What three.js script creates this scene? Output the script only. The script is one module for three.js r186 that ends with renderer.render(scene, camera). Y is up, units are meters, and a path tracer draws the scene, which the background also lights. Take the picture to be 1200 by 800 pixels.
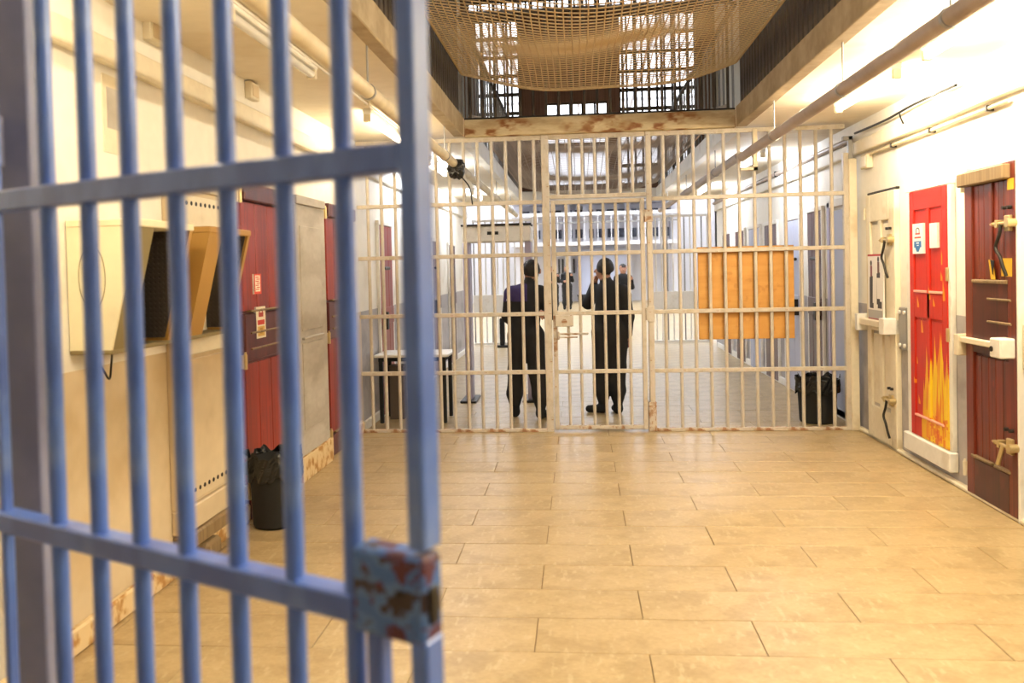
import * as THREE from 'three';
import { MarchingCubes } from 'three/addons/objects/MarchingCubes.js';
import { mergeGeometries, mergeVertices } from 'three/addons/utils/BufferGeometryUtils.js';
import { RectAreaLightUniformsLib } from 'three/addons/lights/RectAreaLightUniformsLib.js';

// ------------------------------------------------------------------ camera, sky, exposure
const scene = new THREE.Scene();
const camera = new THREE.PerspectiveCamera(2 * Math.atan(400 / 925) * 180 / Math.PI, 1.5, 0.05, 200);
camera.position.set(0, 1.67, 0);
camera.rotation.order = 'YXZ';
camera.rotation.set(-Math.atan(20 / 925), Math.atan(78 / 925), -0.023);
camera.setViewOffset(1200, 800, 0, 66, 1200, 800);
camera.focus = 7.5;
camera.userData.fStop = 2.3;
scene.add(camera);
scene.background = new THREE.Color().setRGB(0.9, 0.95, 1.0);
scene.backgroundIntensity = 5;
const renderer = new THREE.WebGLRenderer({ antialias: true });
renderer.toneMapping = THREE.LinearToneMapping;
renderer.toneMappingExposure = 1.12;
renderer.shadowMap.enabled = true;
RectAreaLightUniformsLib.init();
const WARM = [1.0, 0.86, 0.62], COOL = [0.82, 0.88, 1.0];
const LAMP = 150, LAMP_FAR = 88;

// ------------------------------------------------------------------ helpers
const XL = -2.28, XR = 2.76, AL = -1.12, AR = 1.57;      // walls, gallery edges
let seed = 7;
const rnd = () => { seed = (seed * 1664525 + 1013904223) >>> 0; return seed / 4294967296; };
const hash = (x, y, s) => { let h = (x * 374761393 + y * 668265263 + s * 974634777) | 0; h = Math.imul(h ^ (h >>> 13), 1274126177); return ((h ^ (h >>> 16)) >>> 0) / 4294967296; };
function vnoise(x, y, px, py, s) {
  const xi = Math.floor(x), yi = Math.floor(y), fx = x - xi, fy = y - yi, u = fx * fx * (3 - 2 * fx), v = fy * fy * (3 - 2 * fy);
  const m = (a, p) => ((a % p) + p) % p;
  const a = hash(m(xi, px), m(yi, py), s), b = hash(m(xi + 1, px), m(yi, py), s), c = hash(m(xi, px), m(yi + 1, py), s), d = hash(m(xi + 1, px), m(yi + 1, py), s);
  return a + (b - a) * u + (c - a) * v + (a - b - c + d) * u * v;
}
function fbm(u, v, fx, fy, s, oct = 4) { let t = 0, a = 0.5, n = 0; for (let i = 0; i < oct; i++) { t += a * vnoise(u * fx, v * fy, fx, fy, s + i); n += a; a *= 0.5; fx *= 2; fy *= 2; } return t / n; }
const clamp = (x, a = 0, b = 1) => Math.min(b, Math.max(a, x));
const sm = (a, b, x) => { const t = clamp((x - a) / (b - a)); return t * t * (3 - 2 * t); };
const lerp = (a, b, t) => a + (b - a) * t;
const mix = (a, b, t) => [lerp(a[0], b[0], t), lerp(a[1], b[1], t), lerp(a[2], b[2], t)];
function tex(w, h, fn, color = true, rx = 1, ry = 1) {
  const data = new Uint8Array(w * h * 4);
  for (let y = 0; y < h; y++) for (let x = 0; x < w; x++) {
    const c = fn(x / w, y / h), i = (y * w + x) * 4;
    if (typeof c === 'number') { data[i] = data[i + 1] = data[i + 2] = clamp(c) * 255; } else { data[i] = clamp(c[0], 0, 255); data[i + 1] = clamp(c[1], 0, 255); data[i + 2] = clamp(c[2], 0, 255); }
    data[i + 3] = 255;
  }
  const t = new THREE.DataTexture(data, w, h);
  t.wrapS = t.wrapT = THREE.RepeatWrapping; t.magFilter = THREE.LinearFilter; t.minFilter = THREE.LinearMipmapLinearFilter; t.generateMipmaps = true;
  if (color) t.colorSpace = THREE.SRGBColorSpace;
  t.repeat.set(rx, ry); t.needsUpdate = true;
  return t;
}
const std = (o) => new THREE.MeshStandardMaterial(o);
const plain = (r, g, b, rough = 0.6, metal = 0) => std({ color: new THREE.Color(r / 255, g / 255, b / 255).convertSRGBToLinear(), roughness: rough, metalness: metal });

// polygon soup with planar metre uv and flat normals
class Soup {
  constructor() { this.p = []; this.n = []; this.u = []; }
  tri(a, b, c) {
    const e1 = [b[0] - a[0], b[1] - a[1], b[2] - a[2]], e2 = [c[0] - a[0], c[1] - a[1], c[2] - a[2]];
    let n = [e1[1] * e2[2] - e1[2] * e2[1], e1[2] * e2[0] - e1[0] * e2[2], e1[0] * e2[1] - e1[1] * e2[0]];
    const l = Math.hypot(...n) || 1; n = n.map((x) => x / l);
    const ax = Math.abs(n[0]), ay = Math.abs(n[1]), az = Math.abs(n[2]);
    for (const q of [a, b, c]) {
      this.p.push(...q); this.n.push(...n);
      if (ax >= ay && ax >= az) this.u.push(q[2], q[1]); else if (ay >= az) this.u.push(q[0], q[2]); else this.u.push(q[0], q[1]);
    }
  }
  quad(a, b, c, d) { this.tri(a, b, c); this.tri(a, c, d); }
  geo() {
    const g = new THREE.BufferGeometry();
    g.setAttribute('position', new THREE.Float32BufferAttribute(this.p, 3)); g.setAttribute('normal', new THREE.Float32BufferAttribute(this.n, 3)); g.setAttribute('uv', new THREE.Float32BufferAttribute(this.u, 2));
    return g;
  }
}
// chamfered box in (x, y, depth) world coordinates: depth d means z = -d
function box(x0, x1, y0, y1, d0, d1, c = 0) {
  const lo = [Math.min(x0, x1), Math.min(y0, y1), Math.min(-d0, -d1)], hi = [Math.max(x0, x1), Math.max(y0, y1), Math.max(-d0, -d1)];
  const s = new Soup();
  c = Math.min(c, ...[0, 1, 2].map((i) => (hi[i] - lo[i]) * 0.45));
  const P = (sx, sy, sz, ax) => [sx, sy, sz].map((sg, i) => (sg < 0 ? lo[i] + (i === ax ? 0 : c) : hi[i] - (i === ax ? 0 : c)));
  for (let ax = 0; ax < 3; ax++) for (const sg of [-1, 1]) {
    const b = (ax + 1) % 3, k = (ax + 2) % 3, at = (u, v) => { const q = [0, 0, 0]; q[ax] = sg; q[b] = u; q[k] = v; return P(...q, ax); };
    const v = [at(-1, -1), at(1, -1), at(1, 1), at(-1, 1)];
    if (sg > 0) s.quad(...v); else s.quad(v[3], v[2], v[1], v[0]);
  }
  if (c > 0) {
    for (let ax = 0; ax < 3; ax++) for (const u of [-1, 1]) for (const v of [-1, 1]) {
      const b = (ax + 1) % 3, k = (ax + 2) % 3, at = (e, w) => { const q = [0, 0, 0]; q[ax] = e; q[b] = u; q[k] = v; return P(...q, w); };
      const q = [at(-1, b), at(1, b), at(1, k), at(-1, k)];
      if (u * v > 0) s.quad(...q); else s.quad(q[3], q[2], q[1], q[0]);
    }
    for (const x of [-1, 1]) for (const y of [-1, 1]) for (const z of [-1, 1]) {
      const t = [P(x, y, z, 0), P(x, y, z, 1), P(x, y, z, 2)];
      if (x * y * z > 0) s.tri(...t); else s.tri(t[2], t[1], t[0]);
    }
  }
  return s.geo();
}
// extruded polygon: pts in (x, y), extruded over depth
function prism(pts, d0, d1) {
  const s = new Soup(), z0 = -d0, z1 = -d1;
  let area = 0; pts.forEach((p, i) => { const q = pts[(i + 1) % pts.length]; area += p[0] * q[1] - q[0] * p[1]; });
  const P = area > 0 ? pts : [...pts].reverse(), n = P.length, zf = Math.max(z0, z1), zb = Math.min(z0, z1);
  for (const f of THREE.ShapeUtils.triangulateShape(P.map((p) => new THREE.Vector2(...p)), [])) {
    const [a, b, c] = f.map((i) => P[i]);
    s.tri([...a, zf], [...b, zf], [...c, zf]); s.tri([...c, zb], [...b, zb], [...a, zb]);
  }
  for (let i = 0; i < n; i++) { const a = P[i], b = P[(i + 1) % n]; s.quad([...a, zf], [...a, zb], [...b, zb], [...b, zf]); }
  return s.geo();
}
// round bar between two (x, y, depth) points
function rod(a, b, r, n = 12, r2 = r) {
  const A = new THREE.Vector3(a[0], a[1], -a[2]), B = new THREE.Vector3(b[0], b[1], -b[2]), L = A.distanceTo(B);
  const g = new THREE.CylinderGeometry(r2, r, L, n, 1).toNonIndexed();
  const uv = g.attributes.uv; for (let i = 0; i < uv.count; i++) uv.setXY(i, uv.getX(i) * 6.28 * r, uv.getY(i) * L);
  g.applyQuaternion(new THREE.Quaternion().setFromUnitVectors(new THREE.Vector3(0, 1, 0), B.clone().sub(A).normalize()));
  g.translate((A.x + B.x) / 2, (A.y + B.y) / 2, (A.z + B.z) / 2);
  return g;
}
function hose(pts, r, seg = 40, n = 7) {
  const c = new THREE.CatmullRomCurve3(pts.map((p) => new THREE.Vector3(p[0], p[1], -p[2])), false, 'centripetal');
  return new THREE.TubeGeometry(c, seg, r, n).toNonIndexed();
}
function lathe(prof, cx, cd, n = 28) { return new THREE.LatheGeometry(prof.map((p) => new THREE.Vector2(...p)), n).toNonIndexed().translate(cx, 0, -cd); }
const join = (...g) => mergeGeometries(g.flat().map((x) => (x.index ? x.toNonIndexed() : x)));
const taken = {};
function numbered(n) { const k = taken[n] = (taken[n] ?? -1) + 1; return k ? n + '_' + String(k).padStart(3, '0') : n; }
function shade(m) { m.castShadow = m.receiveShadow = true; return m; }
function thing(name, label, category, [x, y, d], group, kind) {
  const o = new THREE.Group(); o.name = kind === 'structure' ? name : numbered(name); o.position.set(x, y, -d);
  o.userData = { label, category }; if (group) o.userData.group = group; if (kind) o.userData.kind = kind;
  scene.add(o); return o;
}
// geometry given in world coordinates becomes a part of its thing
function part(t, name, g, m, label) {
  const base = new THREE.Vector3(); for (let o = t; o && o !== scene; o = o.parent) base.add(o.position);
  g.translate(-base.x, -base.y, -base.z);
  const me = shade(new THREE.Mesh(g, m)); me.name = name; if (label) me.userData.label = label;
  t.add(me); return me;
}
// a part whose geometry is shared: local geometry placed at a world point
function put(t, name, g, m, [x, y, d], rotY = 0) {
  const me = shade(new THREE.Mesh(g, m)); me.name = name; me.position.set(x, y, -d);
  for (let o = t; o && o !== scene; o = o.parent) me.position.sub(o.position);
  me.rotation.y = rotY; t.add(me); return me;
}
const S = (name, label, at = [0, 0, 0]) => thing(name, label, name.replace(/_.*/, ''), at, null, 'structure');
// wall-mounted box: side -1 left / 1 right; o = how far it stands out of the wall
const wx = (side, o) => (side > 0 ? XR - o : XL + o);
const wbox = (side, d0, d1, y0, y1, o0, o1, c = 0.004) => box(wx(side, o0), wx(side, o1), y0, y1, d0, d1, c);

// ------------------------------------------------------------------ materials
function speckle(base, spots, fx, fy, s, lo, hi, amp = 14, oct = 5) {
  return (u, v) => { const n = fbm(u, v, fx, fy, s, oct), f = fbm(u, v, fx * 6, fy * 6, s + 20, 2), k = sm(lo, hi, n); const c = mix(base, spots, k); const d = (f - 0.5) * amp + (fbm(u, v, 3, 3, s + 40, 3) - 0.5) * amp; return [c[0] + d, c[1] + d, c[2] + d]; };
}
const bumpFine = tex(256, 256, (u, v) => fbm(u, v, 12, 12, 3, 5), false);
const plasterMap = tex(512, 512, speckle([238, 234, 224], [222, 215, 200], 5, 5, 11, 0.55, 0.85, 8), true, 0.5, 0.5);
const M = {};
M.plaster = std({ map: plasterMap, roughness: 0.62, bumpMap: bumpFine, bumpScale: 0.0012 });
M.soffit = std({ map: tex(512, 512, speckle([238, 228, 208], [226, 212, 186], 4, 6, 15, 0.5, 0.8, 8), true, 0.5, 0.5), roughness: 0.6, bumpMap: bumpFine, bumpScale: 0.0015 });
M.greyDado = std({ map: tex(512, 512, speckle([172, 168, 170], [150, 146, 148], 6, 6, 17, 0.5, 0.8, 14), true, 0.7, 0.7), roughness: 0.45, bumpMap: bumpFine, bumpScale: 0.001 });
M.tanDado = std({ map: tex(512, 512, (u, v) => { const c = speckle([206, 188, 156], [190, 168, 132], 6, 6, 19, 0.5, 0.8, 10)(u, v); return fbm(u, v, 9, 9, 70, 3) > 0.81 ? [238, 232, 218] : c; }, true, 0.4, 0.4), roughness: 0.5, bumpMap: bumpFine, bumpScale: 0.001 });
M.cream = std({ map: tex(256, 256, speckle([226, 216, 192], [206, 190, 158], 5, 5, 23, 0.55, 0.85, 10)), roughness: 0.5 });
M.white = std({ map: tex(256, 256, speckle([236, 233, 226], [216, 210, 198], 5, 5, 25, 0.6, 0.85, 8)), roughness: 0.45 });
// stone slabs
const stone = (s) => tex(512, 256, (u, v) => {
  const a = fbm(u, v, 6, 4, s, 5), b = fbm(u, v, 40, 6, s + 9, 3), c = fbm(u, v, 60, 30, s + 5, 2);
  let k = mix([178, 155, 114], [162, 139, 99], sm(0.3, 0.8, a)); k = mix(k, [194, 177, 140], sm(0.6, 0.85, b) * 0.5);
  const d = (c - 0.5) * 14; k = [k[0] + d, k[1] + d, k[2] + d];
  const pit = hash(Math.floor(u * 512), Math.floor(v * 256), s + 3); if (pit > 0.9985) k = [110, 84, 52];
  return k;
}, true, 1, 2.6);
const stoneRough = tex(512, 512, (u, v) => 0.27 + 0.08 * fbm(u, v, 3, 3, 91, 3) + 0.06 * fbm(u, v, 60, 20, 95, 2), false, 0.5, 0.5);
M.slabs = [31, 37, 43, 47].map((s) => { const t = stone(s); t.offset.set(rnd(), rnd()); return std({ map: t, roughness: 1, roughnessMap: stoneRough, bumpMap: bumpFine, bumpScale: 0.0006 }); });
M.grout = plain(126, 98, 60, 0.9);
// steel
const creamSteel = (lo, hi, s) => tex(256, 512, (u, v) => { const n = fbm(u, v, 8, 14, s, 5); const c = speckle([200, 191, 178], [186, 175, 156], 8, 8, s + 7, 0.45, 0.8, 8)(u, v); return mix(c, [138, 90, 52], sm(lo, hi, n) * 0.8); }, true, 3, 1.7);
M.bar = std({ map: creamSteel(0.78, 0.9, 61), roughness: 0.4 });
M.barRusty = std({ map: creamSteel(0.42, 0.75, 67), roughness: 0.55 });
M.beam = std({ map: tex(512, 256, (u, v) => { const n = fbm(u, v, 16, 8, 71, 5), m = fbm(u, v, 5, 2, 77, 4); return mix(speckle([186, 168, 132], [164, 142, 104], 8, 6, 73, 0.4, 0.75, 16)(u, v), [120, 72, 30], sm(0.4, 0.7, n) * sm(0.42, 0.62, m)); }, true, 0.6, 2.5), roughness: 0.65 });
M.beamSide = std({ map: tex(256, 256, speckle([172, 154, 124], [150, 132, 102], 6, 6, 75, 0.4, 0.75, 14), true, 0.8, 0.8), roughness: 0.65 });
M.darkRail = std({ map: tex(128, 256, speckle([88, 76, 62], [66, 56, 48], 5, 5, 81, 0.4, 0.7, 12)), roughness: 0.7 });
const blueMap = tex(512, 512, (u, v) => { const n = fbm(u, v, 10, 6, 85, 5), w = fbm(u, v, 4, 4, 88, 4); let c = mix([80, 116, 198], [62, 96, 178], sm(0.35, 0.7, n)); c = mix(c, [140, 164, 212], sm(0.6, 0.78, w) * 0.7); return c; }, true, 2, 1.3);
M.blue = new THREE.MeshPhysicalMaterial({ map: blueMap, roughness: 0.4, clearcoat: 0.5, clearcoatRoughness: 0.3, bumpMap: bumpFine, bumpScale: 0.0006 });
M.bluePost = std({ map: tex(256, 256, (u, v) => { const c = speckle([126, 130, 158], [112, 116, 146], 5, 5, 89, 0.4, 0.7, 8)(u, v); return hash(Math.floor(u * 90), Math.floor(v * 90), 5) > 0.9992 ? [225, 225, 225] : c; }), roughness: 0.5 });
M.lockPlate = std({ map: tex(256, 256, (u, v) => { const n = fbm(u, v, 11, 11, 93, 4), q = fbm(u, v, 6, 7, 99, 4); let c = mix([70, 108, 176], [96, 132, 190], sm(0.4, 0.6, q)); c = mix(c, [84, 40, 58], sm(0.57, 0.64, n)); c = mix(c, [54, 42, 48], sm(0.58, 0.68, q)); return c; }, true, 6, 6), roughness: 0.55 });
M.greySteel = plain(150, 148, 146, 0.4, 0.3);
M.pipe = std({ map: tex(128, 256, speckle([168, 152, 140], [150, 132, 118], 4, 4, 101, 0.4, 0.75, 8)), roughness: 0.45 });
M.pipeCream = std({ map: tex(128, 256, speckle([224, 210, 178], [206, 190, 156], 4, 4, 103, 0.4, 0.75, 8)), roughness: 0.45 });
M.black = plain(22, 21, 20, 0.5);
M.blackMatte = plain(30, 29, 27, 0.85);
M.bag = std({ color: new THREE.Color(0.012, 0.012, 0.012), roughness: 0.22, bumpMap: bumpFine, bumpScale: 0.01 });
M.brass = std({ color: new THREE.Color(0.6, 0.47, 0.24), roughness: 0.35, metalness: 0.7 });
M.iron = plain(48, 44, 40, 0.45, 0.5);
// woods
const woodMap = (a, b, s) => tex(256, 512, (u, v) => { const g = fbm(u, v, 22, 2, s, 4), w = fbm(u, v, 5, 1, s + 5, 3), p = fbm(u, v, 6, 6, s + 8, 4); let c = mix(a, b, sm(0.3, 0.75, g * 0.65 + w * 0.35)); c = mix(c, [a[0] + 26, a[1] + 12, a[2] + 6], sm(0.72, 0.85, p) * 0.6); return c; }, true, 3, 0.8);
M.brown = [111, 113, 117].map((s) => std({ map: woodMap([124, 50, 32], [88, 34, 24], s), roughness: 0.32 }));
M.brownDark = std({ map: woodMap([76, 32, 28], [58, 26, 24], 121), roughness: 0.35 });
M.redWood = [123, 125].map((s) => std({ map: woodMap([148, 44, 26], [118, 34, 24], s), roughness: 0.38 }));
M.maroon = std({ map: woodMap([96, 38, 38], [74, 30, 34], 127), roughness: 0.35 });
M.barWood = std({ map: woodMap([142, 120, 86], [118, 96, 64], 129), roughness: 0.55 });
M.greyDoor = std({ map: tex(256, 256, speckle([186, 180, 170], [168, 160, 148], 4, 8, 131, 0.4, 0.75, 10), true, 0.8, 0.8), roughness: 0.5 });
M.blueDoor = plain(176, 182, 204, 0.45);
M.plywood = std({ map: tex(512, 512, (u, v) => { const g = fbm(u, v, 3, 26, 135, 4), p = fbm(u, v, 14, 14, 137, 4); let c = mix([208, 158, 84], [192, 138, 64], g); c = mix(c, [174, 120, 56], sm(0.66, 0.8, p) * 0.5); return c; }, true, 1.05, 1.05), roughness: 0.6 });
M.rustyBase = std({ map: tex(512, 128, (u, v) => { const n = fbm(u, v, 24, 4, 141, 5); return mix([214, 190, 146], [168, 122, 66], sm(0.45, 0.75, n)); }, true, 0.8, 4), roughness: 0.8 });
M.hoodCream = std({ map: tex(256, 256, speckle([234, 225, 192], [226, 215, 180], 4, 4, 143, 0.4, 0.75, 6)), roughness: 0.5 });
M.hoodOlive = plain(132, 118, 80, 0.6);  // darker than the cream: shade of the slanted front put into the colour
M.hoodGold = plain(168, 128, 62, 0.5);  // on the farther hood's sides this gold paints in shade from the nearer hood
M.lining = std({ color: new THREE.Color(0.05, 0.038, 0.03), roughness: 0.75, bumpMap: tex(128, 128, (u, v) => (Math.hypot(u * 8 % 1 - 0.5, v * 8 % 1 - 0.5) < 0.25 ? 0 : 1), false, 5, 5), bumpScale: 0.002 });
M.net = std({ color: new THREE.Color(0.6, 0.43, 0.22), roughness: 0.85 });
M.netFar = std({ color: new THREE.Color(0.52, 0.45, 0.4), roughness: 0.85 });
M.glass = new THREE.MeshPhysicalMaterial({ color: 0xffffff, transmission: 1, roughness: 0.02, thickness: 0, ior: 1.5 });
M.tubeWarm = std({ color: 0xffffff, emissive: new THREE.Color(...WARM), emissiveIntensity: 9, roughness: 0.4 });
M.tubeCool = std({ color: 0xffffff, emissive: new THREE.Color(...COOL), emissiveIntensity: 9, roughness: 0.4 });
M.tubeOff = std({ color: new THREE.Color(0.72, 0.7, 0.66), roughness: 0.15 });
M.hallWhite = plain(220, 219, 224, 0.6);
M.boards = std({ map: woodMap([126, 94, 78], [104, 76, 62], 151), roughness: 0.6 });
M.pane = plain(78, 82, 96, 0.08);  // dark tone painted in for the unlit walkway openings
M.lilac = plain(178, 172, 198, 0.4, 0.2);

// ------------------------------------------------------------------ floor: stone slabs in running bond
{
  const f = S('floor', 'tan stone slab floor of the prison corridor');
  part(f, 'mortar_bed', box(XL - 0.3, XR + 0.3, -0.3, -0.006, -3.3, 10.1), M.grout);
  part(f, 'far_paving', box(-6, 6.3, -0.3, 0, 10.1, 38.5), M.slabs[0]);
  const geos = {};
  const row = 0.3355, start = 3.39 - 13 * row;
  for (let r = 0; r < 40; r++) {
    const d0 = start + r * row, d1 = Math.min(d0 + row, 10.1); if (d0 > 10.06 || d1 < -0.4) continue;
    const off = (r - 13) % 2 === 0 ? -0.225 : 0.27;
    for (let k = -3; k < 4; k++) {
      const x0 = Math.max(XL, off + k * 0.995), x1 = Math.min(XR, off + (k + 1) * 0.995); if (x1 - x0 < 0.05) continue;
      const key = (x1 - x0).toFixed(3) + (d1 - d0).toFixed(3);
      const w = x1 - x0, l = d1 - d0;
      geos[key] = geos[key] || box(-w / 2 + 0.0018, w / 2 - 0.0018, -0.05, 0, -l / 2 + 0.0018, l / 2 - 0.0018, 0.002);
      put(f, 'slab', geos[key], M.slabs[(rnd() * 4) | 0], [(x0 + x1) / 2, (rnd() - 0.5) * 0.0012, (d0 + d1) / 2]);
    }
  }
}
// ------------------------------------------------------------------ walls
const END = 16;
function wall(name, side, label, dado) {
  const w = S(name, label);
  const t = 0.3, x0 = wx(side, 0), x1 = wx(side, -t);
  part(w, 'plaster', box(x0, x1, 1.25, 7.2, -3.3, END + 0.2), M.plaster);
  part(w, 'dado', box(wx(side, 0.0015), x1, 0, 1.25, -3.3, 8.1), dado);
  part(w, 'far_dado', box(wx(side, 0.0015), x1, 0, 1.25, 8.1, END + 0.2), M.greyDado);
}
wall('wall_left', -1, 'left corridor wall, cream above and tan below', M.tanDado);
wall('wall_right', 1, 'right corridor wall, white above and grey below', M.greyDado);
part(S('wall_back', 'plain plaster wall closing the corridor behind the camera'), 'plaster', box(XL - 0.3, XR + 0.3, 0, 7.2, -3.6, -3.3), M.plaster);
// galleries: soffits with edge beams
for (const side of [-1, 1]) {
  const edge = side < 0 ? AL : AR, nm = side < 0 ? 'left' : 'right';
  const c = S('ceiling_' + nm, `flat cream underside of the ${nm} gallery`);
  part(c, 'gallery_slab', box(wx(side, 0), edge, 3.02, 3.19, -3.3, END), M.soffit);
  const b = S('trim_' + (side < 0 ? 1 : 2), `long edge beam along the ${nm} gallery`);
  part(b, 'edge_beam', box(edge - side * 0.002, edge + side * 0.1, 3.0, 3.2, -3.3, 7.9, 0.006), M.beamSide);
  part(b, 'far_edge_beam', box(edge - side * 0.002, edge + side * 0.1, 3.0, 3.2, 8.1, END, 0.006), M.white);
  const l = S('trim_' + (side < 0 ? 3 : 4), `raised plaster band high on the ${nm} wall`);
  part(l, 'band', wbox(side, -3.3, 8.0, 2.7, 2.825, 0, 0.05, 0.008), M.cream);
  part(l, 'far_band', wbox(side, 8.05, END, 2.7, 2.825, 0, 0.05, 0.008), M.plaster);
  const bb = S('baseboard_' + nm, `flaking skirting along the foot of the ${nm} wall`);
  part(bb, 'skirting', wbox(side, -3.3, 8.0, 0, side < 0 ? 0.12 : 0.035, 0, side < 0 ? 0.04 : 0.05, 0.01), side < 0 ? M.rustyBase : M.cream);
  part(bb, 'far_skirting', wbox(side, 8.1, END, 0, 0.1, 0, 0.03, 0.008), M.white);
}
{
  const r = S('ceiling', 'roof above the upper galleries');
  const a = -0.2, b = 5.2;    // unseen skylight added over the open well to light the gate
  for (const q of [[XL - 0.3, AL, -3.6, END], [AR, XR + 0.3, -3.6, END], [AL, AR, -3.6, a], [AL, AR, b, END]]) part(r, 'roof', box(q[0], q[1], 7.2, 7.5, q[2], q[3]), M.soffit);
  const o = S('window_6', 'added glazed skylight out of view above the near galleries', [0.2, 7.3, 0]);
  for (let i = 0; i <= 5; i++) part(o, 'glazing_bar', box(AL, AR, 7.3, 7.36, lerp(a, b, i / 5) - 0.025, lerp(a, b, i / 5) + 0.025), M.white);
  for (let i = 0; i < 5; i++) part(o, 'pane', box(AL, AR, 7.36, 7.366, lerp(a, b, i / 5), lerp(a, b, (i + 1) / 5)), M.glass);
}
// cross beam over the barred partition
{
  const t = S('trim_5', 'rust-stained cross beam above the barred partition');
  part(t, 'beam', box(AL, AR, 3.0, 3.175, 7.93, 8.08, 0.008), M.beam);
  part(t, 'dark_strip', box(AL, AR, 3.175, 3.195, 7.95, 8.06, 0.004), M.iron);
  part(t, 'beam', box(AL, AR, 3.0, 3.2, END - 0.12, END, 0.008), M.white);
}
// upper end wall with windows
{
  const w = S('wall_upper', 'brown boarded upper end wall between tall windows');
  const d0 = END, d1 = END + 0.2;
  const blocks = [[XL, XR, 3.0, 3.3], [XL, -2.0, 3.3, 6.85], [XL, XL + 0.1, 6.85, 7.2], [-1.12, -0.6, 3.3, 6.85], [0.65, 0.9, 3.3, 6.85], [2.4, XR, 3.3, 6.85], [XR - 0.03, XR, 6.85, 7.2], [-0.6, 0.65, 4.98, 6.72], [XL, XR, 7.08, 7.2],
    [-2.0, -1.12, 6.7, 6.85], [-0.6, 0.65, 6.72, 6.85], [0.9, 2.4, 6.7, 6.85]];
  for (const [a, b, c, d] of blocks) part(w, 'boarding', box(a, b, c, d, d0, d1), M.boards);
  const win = (n, x0, x1, y0, y1, nx, ny, label) => {
    const o = S('window_' + n, label, [x0, y0, END + 0.1]);
    for (let i = 0; i <= nx; i++) part(o, 'mullion', box(lerp(x0, x1, i / nx) - 0.02, lerp(x0, x1, i / nx) + 0.02, y0, y1, d0 + 0.06, d0 + 0.12), M.iron);
    for (let j = 0; j <= ny; j++) part(o, 'transom', box(x0, x1, lerp(y0, y1, j / ny) - 0.03, lerp(y0, y1, j / ny) + 0.03, d0 + 0.05, d0 + 0.13), M.darkRail);
    for (let i = 0; i < nx; i++) for (let j = 0; j < ny; j++) part(o, 'pane', box(lerp(x0, x1, i / nx) + 0.02, lerp(x0, x1, (i + 1) / nx) - 0.02, lerp(y0, y1, j / ny) + 0.03, lerp(y0, y1, (j + 1) / ny) - 0.03, d0 + 0.085, d0 + 0.09), M.glass);
  };
  win(1, -2.0, -1.12, 3.3, 6.7, 6, 9, 'tall gridded window at the far end of the upper left gallery');
  win(2, 0.9, 2.4, 3.3, 6.7, 10, 9, 'wide gridded window at the far end of the upper right gallery');
  win(3, -0.6, 0.65, 3.3, 4.98, 5, 2, 'low central window behind the far net');
  win(4, XL + 0.1, XR - 0.03, 6.85, 7.08, 20, 1, 'narrow row of panes just under the roof');
}

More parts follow.
